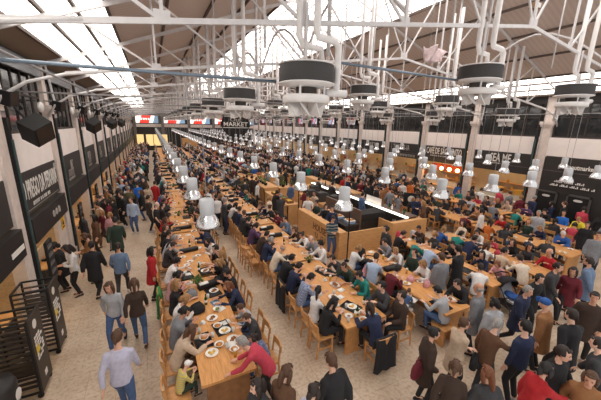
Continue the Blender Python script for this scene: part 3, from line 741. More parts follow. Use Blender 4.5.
MB().box(0, .015, -.17, .17, -.05, .42).build('plate', mat('warning_yellow', (240, 186, 40), .5), t); q = MB(); q.add([(.017, -.11, .1), (.017, .11, .1), (.017, 0, .3), (.019, -.11, .1), (.019, .11, .1), (.019, 0, .3)], [(0, 1, 2), (3, 4, 5)]); q.box(.015, .018, -.12, .12, 0, .05); q.build('black_mark', BLACK, t)

# ------------------------------------------------------------------ people
PAL = {'black': (34, 33, 36), 'charcoal': (58, 57, 60), 'navy': (38, 46, 74), 'grey': (128, 130, 136), 'light grey': (176, 177, 182), 'white': (232, 228, 226), 'cream': (226, 210, 190),
       'beige': (202, 178, 154), 'brown': (98, 68, 48), 'dark brown': (62, 46, 38), 'red': (176, 34, 40), 'pink': (216, 160, 164), 'rose': (196, 66, 84), 'maroon': (104, 32, 44), 'purple': (84, 58, 92),
       'teal': (32, 128, 120), 'green': (60, 132, 66), 'olive': (88, 84, 56), 'dark green': (44, 60, 50), 'light blue': (176, 194, 220), 'blue': (50, 92, 160), 'bright blue': (38, 108, 200), 'denim': (72, 96, 136),
       'orange': (206, 108, 44), 'mustard': (190, 140, 50), 'lavender': (186, 184, 204), 'yellow': (226, 214, 60), 'lime': (176, 190, 70), 'steel blue': (104, 124, 152), 'tan': (150, 104, 66)}
CL = {k: mat('cloth_' + k.replace(' ', '_'), v, .9, 0, .1, 18) for k, v in PAL.items()}
CL['plaid'] = stripes('cloth_blue_plaid', (92, 108, 150), (176, 186, 208), 36, checks=True)
CL['striped jumper'] = stripes('cloth_striped_jumper', (44, 52, 74), (96, 140, 132), 2.6, 'Z', (150, 140, 136))
CL['striped child'] = stripes('cloth_yellow_stripes', (176, 168, 128), (214, 190, 90), 5, 'Z')
CL['floral'] = stripes('cloth_floral', (44, 52, 92), (150, 160, 190), 60, checks=True)
HAIRC = {'black': (26, 22, 22), 'dark': (44, 32, 27), 'brown': (84, 56, 38), 'blond': (158, 118, 76), 'grey': (150, 146, 142), 'white': (208, 204, 200), 'ginger': (118, 70, 44)}
HM = {k: mat('hair_' + k, v, .6, 0, .25, 40) for k, v in HAIRC.items()}
SKINS = [mat('skin_tone_' + str(i), c, .55, 0, .04, 9) for i, c in enumerate(((222, 172, 146), (206, 152, 124), (232, 186, 162), (176, 122, 92)))]
EYE = mat('eye_dark', (40, 28, 24), .3); LIP = mat('lip_rose', (178, 100, 92), .5)

def rr(r, a): return r.uniform(-a, a)
def pose(key, var):
    r = random.Random(f'{key}{var}')
    sit = key in SITK
    p = dict(sit=sit, pz=.61 if sit else .93, lean=rr(r, 3) + (12 if sit else 2), bend=6 if sit else 3, hp=8, hy=rr(r, 14))
    if sit:
        p['ft'] = [(.40 + rr(r, .05), s * (.11 + rr(r, .03)), .19) for s in (1, -1)]
        p['ha'] = [(.46 + rr(r, .04), .17 + rr(r, .05), .90), (.46 + rr(r, .04), -.16 + rr(r, .05), .90)]
    else:
        p['ft'] = [(rr(r, .05), .10, .08), (rr(r, .05), -.10, .08)]
        p['ha'] = [(.05 + rr(r, .04), .25, .80), (.05 + rr(r, .04), -.25, .80)]
    if key == 'eat': p.update(lean=18 + rr(r, 4), bend=14, hp=34); p['ha'][1] = (.42, -.08, .98)
    if key == 'talk': p.update(lean=8, hy=rr(r, 40)); p['ha'][0] = (.46, .2, 1.08)
    if key == 'phone': p.update(lean=12, bend=12, hp=30); p['ha'] = [(.38, .06, 1.04), (.38, -.06, 1.04)]
    if key == 'lean': p.update(lean=28, bend=14, hp=18); p['ha'] = [(.58, .2, .90), (.60, -.1, .90)]
    if key == 'back': p.update(lean=-2, bend=3, hp=4, hy=rr(r, 25)); p['ha'] = [(.32, .12, .74), (.34, -.1, .74)]
    if key == 'left': p.update(hy=50, lean=10)
    if key == 'right': p.update(hy=-50, lean=10)
    if key == 'chin': p.update(lean=16, hp=10); p['ha'][1] = (.33, -.06, 1.13)
    if key == 'walk': p.update(pz=.90, ft=[(.30, .09, .09), (-.30, -.09, .14)], lean=5); p['ha'] = [(-.16, .25, .84), (.26, -.23, .88)]
    if key == 'walk2': p.update(pz=.90, ft=[(-.28, .09, .13), (.28, -.09, .09)], lean=6, hp=14); p['ha'] = [(.24, .23, .90), (-.14, -.25, .84)]
    if key == 'cross': p['ha'] = [(.20, -.10, 1.16), (.22, .12, 1.12)]; p.update(hp=6)
    if key == 'sphone': p['ha'] = [(.28, .06, 1.16), (.28, -.06, 1.16)]; p.update(hp=32, bend=8)
    if key == 'pocket': p['ha'] = [(.10, .22, .92), (.10, -.22, .92)]
    if key == 'bend': p.update(lean=48, bend=14, hp=26, ft=[(.06, .1, .08), (-.1, -.1, .08)]); p['ha'] = [(.68, .2, .92), (.66, -.16, .92)]
    if key == 'reach': p.update(lean=10); p['ha'][1] = (.55, -.12, 1.12)
    if key == 'carry': p['ha'] = [(.34, .18, 1.08), (.34, -.18, 1.08)]; p.update(hp=14)
    if key == 'bag': p['ha'] = [(.06, .24, .86), (.14, -.2, 1.0)]
    return p
SITK = ('eat', 'talk', 'phone', 'lean', 'back', 'left', 'right', 'chin')
STK = ('stand', 'walk', 'walk2', 'cross', 'sphone', 'pocket', 'bend', 'reach', 'carry', 'bag')
def bone2(S, T, a, b, pole):
    d = T - S; L = d.length
    if L > (a + b) * .985: T = S + d * ((a + b) * .985 / L); d = T - S; L = d.length
    x = (a * a - b * b + L * L) / (2 * L); h = math.sqrt(max(a * a - x * x, 1e-6))
    u = d / L; p = pole - u * pole.dot(u)
    p = p.normalized() if p.length > 1e-4 else Vector((0, 0, 1))
    return S + u * x + p * h, T
class Sk:
    def __init__(s, key, var, fem):
        p = pose(key, var); s.p = p; s.fem = fem
        tr = []; pos = Vector((0, 0, p['pz']))
        ang = lambda q: math.radians(p['lean'] * min(1, .35 + q / .3 * .65) + p['bend'] * max(0, min(1, (q - .2) / .35)))
        q = 0; tr.append((0, pos.copy()))
        while q < .70:
            a = ang(q); pos = pos + Vector((math.sin(a), 0, math.cos(a))) * .02; q += .02; tr.append((q, pos.copy()))
        s.tr = tr; s.ang = ang
        s.neck, u, f = s.at(.645)
        s.HM = Matrix.Rotation(math.radians(p['hy']), 3, 'Z') @ Matrix.Rotation(math.radians(p['hp']), 3, 'Y')
        s.head = s.neck + Vector((0, 0, .03)) + f * .012 + s.HM @ Vector((.012, 0, .085))
        sh, u, f = s.at(.475); w = .155 if fem else .178
        s.sh = [sh + Vector((0, k * w, 0)) for k in (1, -1)]
        s.arm = []
        for k in (0, 1):
            sg = 1 if k == 0 else -1
            e, t = bone2(s.sh[k], Vector(p['ha'][k]), .29, .25, Vector((-.5, sg * .55, -.75)))
            s.arm.append((s.sh[k], e, t))
        s.leg = []
        for k in (0, 1):
            sg = 1 if k == 0 else -1; hp = Vector((0, sg * .09, p['pz'] - .02))
            n, t = bone2(hp, Vector(p['ft'][k]), .435, .43, Vector((1, sg * .12, .15)))
            s.leg.append((hp, n, t))
    def at(s, q):
        if q <= 0:
            a = s.ang(0); u = Vector((math.sin(a), 0, math.cos(a)))
            return s.tr[0][1] + (u if not s.p['sit'] else Vector((0, 0, 1))) * q, u, Vector((u.z, 0, -u.x))
        i = min(int(q / .02), len(s.tr) - 2); a = s.ang(q); u = Vector((math.sin(a), 0, math.cos(a)))
        return s.tr[i][1].lerp(s.tr[i + 1][1], (q - i * .02) / .02), u, Vector((u.z, 0, -u.x))
    def torso(s, mb, tab, add):
        rings = []
        for q, rf, rs in tab:
            c, u, f = s.at(q)
            rings.append([c + f * (rf + add) * math.cos(2 * PI * i / 14) + Vector((0, 1, 0)) * (rs + add) * math.sin(2 * PI * i / 14) for i in range(14)])
        mb.loft(rings)
    def tab(s):
        if s.fem: return [(-.10, .085, .12), (-.04, .118, .165), (.04, .115, .168), (.13, .095, .135), (.21, .09, .125), (.32, .108, .14), (.40, .118, .148), (.47, .09, .145), (.525, .065, .095), (.56, .048, .055), (.62, .045, .048), (.66, .045, .048)]
        return [(-.10, .085, .12), (-.04, .115, .158), (.04, .115, .162), (.13, .108, .15), (.22, .104, .146), (.33, .115, .16), (.42, .116, .172), (.49, .092, .162), (.535, .068, .108), (.565, .054, .06), (.62, .05, .054), (.66, .05, .052)]
    def body(s):
        m = MB(); s.torso(m, s.tab(), -.004)
        rings = []
        for z, rx, ry, ox in ((-.118, .028, .028, .05), (-.1, .05, .045, .036), (-.06, .076, .062, .016), (-.01, .092, .072, .002), (.04, .098, .077, -.006), (.08, .086, .07, -.012), (.108, .055, .045, -.014), (.118, .02, .018, -.014)):
            rings.append([s.head + s.HM @ Vector((ox + rx * math.cos(2 * PI * i / 14), ry * math.sin(2 * PI * i / 14), z)) for i in range(14)])
        m.loft(rings)
        H = lambda x, y, z: s.head + s.HM @ Vector((x, y, z))
        m.tube([H(.086, 0, .025), H(.104, 0, -.01), H(.114, 0, -.03), H(.09, 0, -.038)], [.01, .014, .017, .012], 6)
        for k in (1, -1): m.ell(H(-.004, k * .076, -.005), (.02, .012, .034), 8, 5)
        for S, E, T in s.arm: m.tube([S + Vector((0, 0, -.005)), S.lerp(E, .5), E, E.lerp(T, .35), T], [.046, .042, .036, .036, .024], 8)
        for hp, n, t in s.leg: m.tube([hp, hp.lerp(n, .5), n, n.lerp(t, .35), t], [.085, .07, .05, .05, .034], 8)
        for k in (0, 1):
            a = s.arm[k]; m.ell(a[0] + Vector((0, 0, -.01)), (.052, .05, .052), 8, 6)
        for hp, n, t in s.leg: m.tube([t + Vector((-.05, 0, -.045)), t + Vector((.03, 0, -.04)), t + Vector((.13, 0, -.055))], [.028, .032, .024], 8)
        x = MB()       # hands, eyes and mouth keep their fine shape
        for k in (0, 1):
            S, E, T = s.arm[k]; d = (T - E).normalized(); sg = 1 if k == 0 else -1
            if s.p['sit'] or d.x > .3: d = (d + Vector((.5, 0, -.1))).normalized()
            side = Vector((0, 0, 1)).cross(d); side = side.normalized() if side.length > .3 else Vector((1, 0, 0))
            nrm = d.cross(side).normalized()
            P = lambda a, b, c: T + d * a + side * b + nrm * c
            x.loft([[P(a, w * math.cos(2 * PI * i / 10), h * math.sin(2 * PI * i / 10)) for i in range(10)] for a, w, h in ((-.03, .024, .02), (.0, .027, .018), (.03, .036, .016), (.06, .04, .015), (.085, .038, .012))])
            for i, L in enumerate((.062, .075, .07, .055)):
                b = -.029 + .0195 * i
                x.tube([P(.075, b, 0), P(.085 + L * .45, b * 1.05, -.004), P(.085 + L * .8, b * 1.05, -.02), P(.085 + L, b, -.036)], [.0092, .009, .008, .006], 6)
            x.tube([P(.015, -sg * .03, 0), P(.045, -sg * .055, -.008), P(.075, -sg * .062, -.02)], [.012, .01, .007], 6)
        for k in (1, -1): x.ell(H(.085, k * .031, .014), (.008, .010, .006), 8, 5, mi=1)
        for k in (1, -1): x.bar(H(.09, k * .046, .036), H(.094, k * .016, .038), .008, .003, mi=1)
        x.ell(H(.083, 0, -.066), (.012, .024, .008), 8, 5, mi=2)
        return m, x
    def top(s, style):
        m = MB(); ex = {'jumper': .016, 'coat': .032, 'tee': .014}[style]; sit = s.p['sit']
        t = [r for r in s.tab() if -.05 < r[0] < .55]
        t = [(-.08 if not (style == 'coat') else (-.10 if sit else -.34), t[0][1] + (.03 if style == 'coat' and not sit else 0), t[0][2] + (.02 if style == 'coat' else 0))] + t + [(.555, .058, .072)]
        s.torso(m, t, ex)
        for S, E, T in s.arm:
            c = ex - .004
            if style == 'tee': m.tube([S, S.lerp(E, .5), S.lerp(E, .85)], [.054, .052, .05], 10)
            else: m.tube([S, S.lerp(E, .5), E, E.lerp(T, .5), E.lerp(T, .93)], [.05 + c, .045 + c, .042 + c, .037 + c, .032 + c * .8], 10)
            m.ell(S + Vector((0, 0, -.008)), (.053 + c,) * 3, 10, 6)
        if style == 'coat':
            c, u, f = s.at(.575); m.tube([c - f * .02 + Vector((0, .06, -.01)), c - f * .065, c - f * .02 + Vector((0, -.06, -.01))], .028, 8)
        return m
    def trousers(s):
        m = MB(); t = [(-.11, .085, .12)] + [r for r in s.tab() if -.06 < r[0] < .1]
        s.torso(m, t, .01)
        for hp, n, t in s.leg: m.tube([hp, hp.lerp(n, .5), n, n.lerp(t, .4), n.lerp(t, .97)], [.098, .085, .066, .058, .05], 10)
        return m
    def shoe(s, which):
        m = MB()
        for k, (hp, n, t) in enumerate(s.leg):
            if k != which: continue
            sg = 1 if k == 0 else -1; d = Vector((1, sg * .16, 0)).normalized(); sd = Vector((-d.y, d.x, 0))
            up = Vector((0, 0, 1)); pit = .25 if t.z > .11 and not s.p['sit'] else 0
            rings = []
            for a, w, h in ((-.085, .022, .03), (-.065, .036, .07), (-.01, .04, .085), (.05, .043, .066), (.11, .047, .046), (.16, .038, .034), (.18, .018, .02)):
                c = t + d * a + up * (-.08 - a * pit)
                rings.append([c + sd * w * math.cos(2 * PI * i / 10) + up * (h / 2 + h / 2 * math.sin(2 * PI * i / 10)) for i in range(10)])
            m.loft(rings)
        return m
def hair_mesh(style):
    m = MB()
    if style == 'bald':
        m.tube([(.02, .078, -.01), (-.06, .07, -.005), (-.102, 0, -.01), (-.06, -.07, -.005), (.02, -.078, -.01)], [(.014, .034)] * 5, 8)
        return m.mesh('hair', True)
    m.ell((-.02, 0, .022), (.1, .088, .113), 14, 10, Matrix.Rotation(-.22, 3, 'Y'))
    if style in ('short', 'bob', 'long', 'pony', 'bun'): m.tube([(.05, .052, .09), (.07, 0, .098), (.05, -.052, .09)], [.018, .02, .018], 8)
    if style == 'short': m.tube([(-.075, 0, .02), (-.085, 0, -.05), (-.07, 0, -.085)], [(.03, .06), (.022, .055), (.012, .04)], 8)
    if style == 'bob':
        for k in (1, -1): m.tube([(-.01, k * .078, .05), (.0, k * .09, -.03), (.005, k * .085, -.1)], [(.03, .05), (.026, .05), (.014, .04)], 8)
        m.tube([(-.08, 0, .02), (-.095, 0, -.05), (-.085, 0, -.11)], [(.035, .08), (.035, .08), (.02, .06)], 8)
    if style == 'long':
        for k in (1, -1): m.tube([(-.01, k * .078, .05), (.0, k * .09, -.04), (.0, k * .088, -.12), (.01, k * .078, -.19)], [(.03, .05), (.028, .05), (.025, .045), (.012, .03)], 8)
        m.tube([(-.08, 0, .04), (-.098, 0, -.04), (-.105, 0, -.12), (-.1, 0, -.2), (-.09, 0, -.25)], [(.038, .08), (.036, .08), (.032, .076), (.026, .066), (.01, .04)], 10)
    if style == 'pony': m.tube([(-.1, 0, .05), (-.15, 0, .04), (-.165, 0, -.05), (-.15, 0, -.17), (-.145, 0, -.22)], [.02, .034, .036, .028, .008], 8)
    if style == 'bun': m.ell((-.11, 0, .08), (.05, .05, .05), 8, 6)
    if style == 'cap':
        m = MB(); m.ell((-.01, 0, .05), (.108, .092, .085), 14, 8); m.tube([(.06, 0, .055), (.15, 0, .04), (.17, 0, .035)], [(.012, .075), (.01, .07), (.006, .05)], 10)
        return m.mesh('cap', True)
    return m.mesh('hair', True)
SKEL = {}
PIECE = {}
def skel(key, var, fem):
    k = (key, var, fem)
    if k not in SKEL: SKEL[k] = Sk(*k)
    return SKEL[k]
PEOPLE = []
def person(x, y, face, key, var, fem, H, hair, hc, style, tc, pc, label, group=None, byhead=True, skin=None, zoff=0):
    s = skel(key, var, fem); sc = H / 1.74; a = math.radians(face)
    if byhead:
        hx, hy = s.head.x * sc, s.head.y * sc
        x, y = x - (hx * math.cos(a) - hy * math.sin(a)), y - (hx * math.sin(a) + hy * math.cos(a))
    PEOPLE.append(dict(x=x, y=y, a=a, s=(key, var, fem), sc=sc, hair=hair, hc=hc, style=style, tc=tc, pc=pc, label=label, group=group, skin=skin, z=zoff + (.61 * (1 - sc) if s.p['sit'] else 0)))
    return x, y
def voxel(mbs, size):
    """grow each of the raw meshes into one continuous surface"""
    obs = []
    for k, m in mbs:
        o = D.objects.new('raw', m.mesh('raw')); COL.objects.link(o)
        md = o.modifiers.new('r', 'REMESH'); md.mode = 'VOXEL'; md.voxel_size = size(k); md.use_smooth_shade = True
        sm = o.modifiers.new('s', 'SMOOTH'); sm.factor = .5; sm.iterations = 2
        obs.append((k, o))
    dg = bpy.context.evaluated_depsgraph_get(); out = {}
    for k, o in obs:
        me = D.meshes.new_from_object(o.evaluated_get(dg)); me.name = k[0]; out[k] = me
    for k, o in obs:
        me = o.data; D.objects.remove(o); D.meshes.remove(me)
    return out
def make_people():
    need = {}; extra = {}
    for p in PEOPLE:
        s = SKEL[p['s']]
        for k in (('body',) + p['s'], ('top_' + p['style'],) + p['s'], ('trousers',) + p['s'], ('shoe0',) + p['s'], ('shoe1',) + p['s']):
            if k in need: continue
            if k[0] == 'body': need[k], extra[k] = s.body()
            elif k[0][:4] == 'top_': need[k] = s.top(p['style'])
            elif k[0][:4] == 'shoe': need[k] = s.shoe(int(k[0][4]))
            else: need[k] = s.trousers()
    out = voxel(list(need.items()), lambda k: .017 if k[0] in ('body', 'shoe0', 'shoe1') else .022)
    for k, me in out.items():
        if k in extra:
            bm = bmesh.new(); bm.from_mesh(me); tmp = extra[k].mesh('tmp', True); bm.from_mesh(tmp); bm.to_mesh(me); bm.free(); D.meshes.remove(tmp)
            me.polygons.foreach_set('use_smooth', [True] * len(me.polygons))
            for m in (SKINS[0], EYE, LIP): me.materials.append(m)
        else: me.materials.append(CL['black'])
    hm = {}
    r = random.Random(9)
    def child(name, me, par, m):
        o = D.objects.new(name, me); COL.objects.link(o); o.parent = par
        sl = o.material_slots[0]; sl.link = 'OBJECT'; sl.material = m
        return o
    for p in PEOPLE:
        k = p['s']; s = SKEL[k]
        b = D.objects.new('person', out[('body',) + k]); COL.objects.link(b)
        b.location = (p['x'], p['y'], p['z']); b.rotation_euler = (0, 0, p['a']); b.scale = (p['sc'],) * 3
        sl = b.material_slots[0]; sl.link = 'OBJECT'; sl.material = SKINS[p['skin']] if p['skin'] is not None else r.choice(SKINS[:3])
        tag(b, p['label'], 'person', p['group'])
        child({'coat': 'coat', 'jumper': 'jumper', 'tee': 't_shirt'}[p['style']], out[('top_' + p['style'],) + k], b, CL[p['tc']])
        child('trousers', out[('trousers',) + k], b, CL[p['pc']]); sm_ = CL[r.choice(['black', 'dark brown', 'charcoal', 'light grey'])]; child('shoe', out[('shoe0',) + k], b, sm_); child('shoe', out[('shoe1',) + k], b, sm_)
        if p['hair'] not in hm:
            hm[p['hair']] = hair_mesh(p['hair']); hm[p['hair']].materials.append(HM['dark'])
        h = child('cap' if p['hair'] == 'cap' else 'hair', hm[p['hair']], b, CL[p['hc']] if p['hair'] == 'cap' else HM[p['hc']])
        h.matrix_local = Matrix.Translation(s.head) @ s.HM.to_4x4()
HAND = [
(-2.58,10.34,200,'sphone',0,1,1.66,'long','dark','jumper','white','black','person with long dark hair in a white top standing by the nearest left stall',None),
(-2.98,10.84,180,'reach',1,1,1.62,'bob','black','coat','black','black','person in black with bobbed hair leaning to the stall counter behind the white-topped person',None),
(-1.91,10.19,80,'walk',2,0,1.74,'short','black','coat','black','black','person in black walking past the person in the white top',None),
(-1.21,9.86,85,'walk2',0,0,1.72,'short','dark','jumper','steel blue','charcoal','person in a steel-blue jacket walking away in the left aisle, behind the dark green coat',None),
(-1.52,12.47,90,'walk',1,0,1.78,'short','black','coat','dark green','black','person in a dark green coat walking away up the left aisle',None),
(-1.83,13.84,60,'stand',2,1,1.6,'bob','blond','jumper','pink','grey','person with fair hair in a pale pink top, beyond the dark green coat',None),
(-1.15,15.58,250,'stand',0,0,1.76,'short','brown','jumper','light blue','denim','person in a light blue shirt and jeans facing the camera in the left aisle',None),
(-0.40,15.62,0,'cross',1,0,1.78,'short','dark','tee','dark brown','black','person in a dark brown t-shirt and black trousers standing at the left row of tables',None),
(-0.07,14.36,0,'pocket',2,0,1.72,'bald','grey','tee','black','black','thin-haired person in a black t-shirt standing behind the one in brown at the left tables',None),
(-0.84,5.29,85,'walk',0,0,1.78,'short','brown','jumper','lavender','denim','person in a lavender shirt walking away in the near left aisle, closest to the camera',None),
(-1.19,7.35,262,'walk2',1,1,1.7,'long','brown','jumper','light grey','denim','person in a light grey top and jeans walking ahead of the lavender shirt',None),
(-0.69,7.36,95,'walk',2,1,1.68,'long','brown','jumper','dark brown','denim','long-haired person in dark brown and jeans, walking beside the light grey top',None),
(-0.28,9.20,0,'stand',0,1,1.66,'long','black','coat','red','black','person with long black hair in a red quilted coat standing at the leftmost table',None),
(-2.35,13.44,200,'stand',1,1,1.66,'long','black','coat','brown','black','person with long black hair in a brown coat by the second left stall',None),
(-2.24,11.13,190,'sphone',2,0,1.7,'bob','brown','coat','tan','black','person in a tan coat at the left stall in front of the black-haired brown coat',None),
(-2.55,11.26,200,'cross',0,0,1.7,'short','black','coat','charcoal','black','person in a charcoal coat nearest the second left stall',(-2.75, 13.9)),
(-2.16,15.96,180,'stand',1,1,1.66,'long','dark','coat','maroon','black','person in a maroon coat in the left aisle near the third stall',None),
(-1.65,16.84,190,'stand',2,0,1.76,'short','dark','coat','black','black','tall person in a black coat beside the white shirt in the left aisle',None),
(-1.54,19.19,250,'walk',0,1,1.68,'bob','brown','jumper','white','beige','person in a white shirt in the left aisle beside the blue shirt',None),
(-1.04,19.59,100,'stand',1,0,1.75,'short','dark','jumper','bright blue','navy','person in a bright blue jacket seen from behind in the left aisle',None),
(-0.52,19.26,80,'stand',2,1,1.65,'long','brown','coat','beige','black','person in a beige coat right of the bright blue jacket in the left aisle',None),
(-0.09,19.71,60,'stand',0,0,1.72,'short','dark','coat','red','black','person in a red coat standing at the left row of tables further back',None),
(0.12,8.07,0,'eat',1,1,1.62,'bob','black','jumper','pink','black','person in a pale pink sweater seated at the leftmost table, green coat behind',0.05),
(0.20,9.04,0,'lean',2,0,1.6,'short','black','jumper','white','black','dark-haired person in a white top, seated next to the pink sweater',0.05),
(0.02,10.87,0,'lean',0,0,1.74,'short','grey','jumper','light grey','charcoal','grey-haired person in a grey sweater seated at the leftmost table',0.05),
(0.38,11.27,0,'chin',1,0,1.76,'short','dark','tee','black','black','person in a black t-shirt with raised hands, seated beyond the grey sweater',0.05),
(0.20,13.89,0,'eat',2,1,1.66,'bob','dark','jumper','red','black','person in a red jacket seated on the left of the leftmost table',0.05),
(0.27,15.43,0,'talk',0,0,1.72,'short','black','coat','black','black','person in black seated beyond the red jacket at the leftmost table',0.05),
(0.64,18.41,0,'eat',1,0,1.7,'short','dark','jumper','blue','navy','person in a blue jumper seated farther along the left of the leftmost table row',0.05),
(0.26,5.56,0,'lean',2,1,1.68,'long','brown','coat','beige','brown','long-haired person in a beige coat, nearest seat on the left of the leftmost table',0.05),
(0.36,4.91,20,'eat',0,0,1.05,'cap','white','jumper','striped child','dark green','small child in striped top and white cap at the near corner of the leftmost table',0.05),
(1.63,11.37,180,'lean',1,0,1.78,'short','black','coat','navy','black','person in a dark navy coat bending over the right side of the leftmost table',1.73),
(1.28,10.23,180,'eat',2,1,1.64,'bob','black','jumper','white','black','black-haired person in white seated before the navy coat, right side of the leftmost table',1.73),
(1.29,9.27,180,'chin',0,0,1.72,'short','black','tee','black','black','person in a black t-shirt with an arm reaching over the leftmost table',1.73),
(1.46,8.80,190,'talk',1,1,1.66,'long','blond','jumper','black','black','fair-haired person in black, farther of the two blonde ones at the leftmost table',1.73),
(1.52,8.35,180,'eat',2,1,1.66,'long','blond','coat','black','black','fair-haired person in a black coat, nearer of the two blonde ones at the leftmost table',1.73),
(1.59,7.60,180,'phone',0,0,1.6,'short','black','jumper','black','black','dark-haired person in black between the blonde and the long auburn hair',1.73),
(1.55,6.98,180,'lean',1,1,1.66,'long','ginger','jumper','navy','black','person with long auburn hair in a navy top on the right of the leftmost table',1.73),
(1.55,6.03,180,'eat',2,0,1.4,'short','brown','jumper','light grey','denim','boy in a light grey hooded top on the right of the leftmost table',1.73),
(1.59,5.61,180,'eat',0,0,1.4,'short','brown','coat','charcoal','denim','boy in a charcoal jacket seated next to the grey hooded boy',1.73),
(1.59,4.98,180,'lean',1,1,1.35,'long','dark','jumper','floral','denim','child with long dark hair in a blue patterned top, near end of the leftmost table',1.73),
(1.14,4.59,150,'bend',2,1,1.7,'short','grey','jumper','rose','black','grey-haired person in a rose-red sweater bending over the near end of the leftmost table',None),
(1.06,3.49,200,'walk',0,1,1.6,'long','dark','coat','charcoal','black','long-haired person in charcoal at the bottom edge, close behind the rose-red sweater',None),
(1.56,3.50,30,'walk2',1,1,1.66,'long','brown','coat','brown','black','long-haired person in a brown coat passing at the bottom edge',None),
(1.80,3.05,20,'walk',2,1,1.62,'bob','dark','jumper','lavender','black','bob-haired person in pale lavender passing at the bottom edge',None),
(2.24,3.32,100,'walk2',0,0,1.76,'short','brown','coat','black','black','short-haired person in a black coat passing at the bottom edge',None),
(3.66,9.41,0,'eat',1,1,1.66,'bob','grey','coat','navy','denim','grey-haired person in navy, nearest left seat of the second table in the second row',3.24),
(3.54,10.04,0,'lean',2,0,1.72,'short','dark','coat','dark brown','black','person in a dark brown jacket beside the navy-jacketed grey-haired diner',3.24),
(3.52,11.07,0,'eat',0,1,1.68,'bob','dark','coat','purple','black','person in a purple coat seated in the second table row',3.24),
(3.48,11.94,0,'phone',1,1,1.66,'bob','dark','jumper','black','black','person in a black top beyond the purple coat',3.24),
(3.56,14.67,0,'lean',2,1,1.66,'long','black','jumper','white','black','long black hair and a white blouse, seated in the second table row',3.24),
(3.42,15.16,0,'eat',0,0,1.7,'short','black','coat','black','black','person in a black coat beyond the white blouse in the second table row',3.24),
(3.25,15.81,0,'talk',1,0,1.7,'short','brown','jumper','cream','denim','person in a cream sweater beyond the black coat in the second table row',3.24),
(3.45,19.09,0,'eat',2,0,1.74,'short','brown','jumper','grey','denim','person in a grey sweater farther along the second table row',3.24),
(4.85,9.04,180,'eat',0,0,1.74,'bald','grey','coat','grey','black','bald person in a grey cardigan, right side of the second-row table',(5.1, 8.85)),
(4.91,10.01,180,'lean',1,1,1.64,'bun','dark','jumper','white','black','person with pinned-up hair in a white top beside the bald diner',(5.1, 9.5)),
(4.38,10.08,180,'lean',2,1,1.68,'bob','brown','coat','dark brown','black','brown-haired person in a dark brown jacket leaning across the second-row table',(5.1, 10.1)),
(4.69,11.36,180,'chin',0,0,1.7,'short','dark','jumper','steel blue','black','person in a steel-blue shirt on the right side of the second-row table',5.07),
(4.87,12.41,180,'phone',1,1,1.6,'bob','dark','jumper','maroon','black','person in a dark maroon check top beyond the steel-blue shirt',5.07),
(4.74,14.35,180,'eat',2,1,1.6,'bob','brown','jumper','navy','denim','brown-haired person in navy, right side of the second-row table by the plants',5.07),
(4.94,16.22,180,'lean',0,0,1.66,'short','blond','coat','black','black','fair short-haired person in black, right side of the second-row table',5.07),
(4.83,17.28,180,'eat',1,1,1.6,'bob','blond','jumper','teal','black','person in teal at the far end of the right side of the second-row table',5.07),
(3.97,7.77,0,'lean',2,0,1.74,'short','black','coat','black','black','person in a black coat, far seat on the left of the nearest second-row table',3.24),
(3.74,7.11,0,'eat',0,0,1.74,'short','dark','jumper','navy','black','person in a navy sweater beside the black coat, nearest second-row table',3.24),
(3.75,6.40,0,'eat',1,0,1.74,'short','black','jumper','plaid','denim','person in a blue and white checked shirt on a chair at the nearest second-row table',3.24),
(3.62,5.70,10,'talk',2,1,1.66,'pony','black','jumper','white','black','person with a dark ponytail in a white sweater at the nearest second-row table',3.24),
(3.64,5.19,0,'eat',0,1,1.68,'long','black','jumper','black','black','person with very long black hair in black, nearest left seat in the second row',3.24),
(4.68,7.23,180,'lean',1,0,1.74,'short','dark','tee','charcoal','denim','person in a charcoal t-shirt leaning in, farthest on the right of the nearest second-row table',5.07),
(4.74,6.61,200,'lean',2,0,1.76,'short','dark','tee','dark green','denim','person in a dark green t-shirt with folded arms on the table',5.07),
(4.90,5.95,180,'eat',0,0,1.74,'short','black','jumper','teal','denim','person in a teal long-sleeved top eating at the nearest second-row table',5.07),
(4.89,5.20,180,'talk',1,0,1.72,'short','black','coat','charcoal','black','person in a charcoal jacket beyond the leather jacket, nearest second-row table',5.07),
(4.61,4.63,170,'back',2,0,1.74,'short','dark','coat','dark brown','black','person in a dark brown leather jacket on the near right chair of the second row',5.07),
(4.23,4.73,90,'lean',0,1,1.68,'long','dark','coat','navy','black','long-haired person in navy at the near end of the second row, black coat behind',(4.16, 4.36)),
(6.17,9.53,255,'sphone',1,0,1.76,'short','dark','jumper','striped jumper','denim','person in a striped jumper and blue jeans standing against the lettered plywood counter',None),
(5.67,13.75,45,'cross',2,0,1.78,'short','grey','coat','charcoal','charcoal','grey-haired person in a charcoal coat leaning at the plywood counter',None),
(5.99,15.11,30,'reach',0,1,1.66,'bob','black','coat','black','black','person in black beside the grey-haired one at the plywood counter',None),
(6.89,11.75,230,'carry',1,0,1.74,'short','black','jumper','navy','black','worker in a navy top behind the lettered plywood counter',(7.0, 10.9)),
(7.27,12.93,250,'carry',2,1,1.66,'bob','dark','tee','black','black','bob-haired worker in black behind the lettered plywood counter',(7.05, 11.6)),
(6.75,13.04,240,'carry',0,0,1.74,'short','dark','tee','white','black','worker in a white t-shirt behind the lettered plywood counter',(6.95, 13.2)),
(6.06,11.98,200,'carry',1,1,1.66,'bun','dark','tee','dark green','black','worker in dark green at the left end of the lettered counter',(7.0, 12.3)),
(5.31,19.41,270,'sphone',2,0,1.76,'short','dark','coat','olive','charcoal','person in an olive jacket standing before the farther plywood counter',None),
(6.07,20.10,100,'stand',0,1,1.66,'bob','dark','coat','dark brown','black','person in a dark brown coat beside the olive jacket at the farther plywood counter',None),
(5.77,7.64,0,'eat',1,1,1.66,'bob','blond','jumper','white','denim','fair-haired person in a white top at the far left of the third-row table',(5.72, 7.55)),
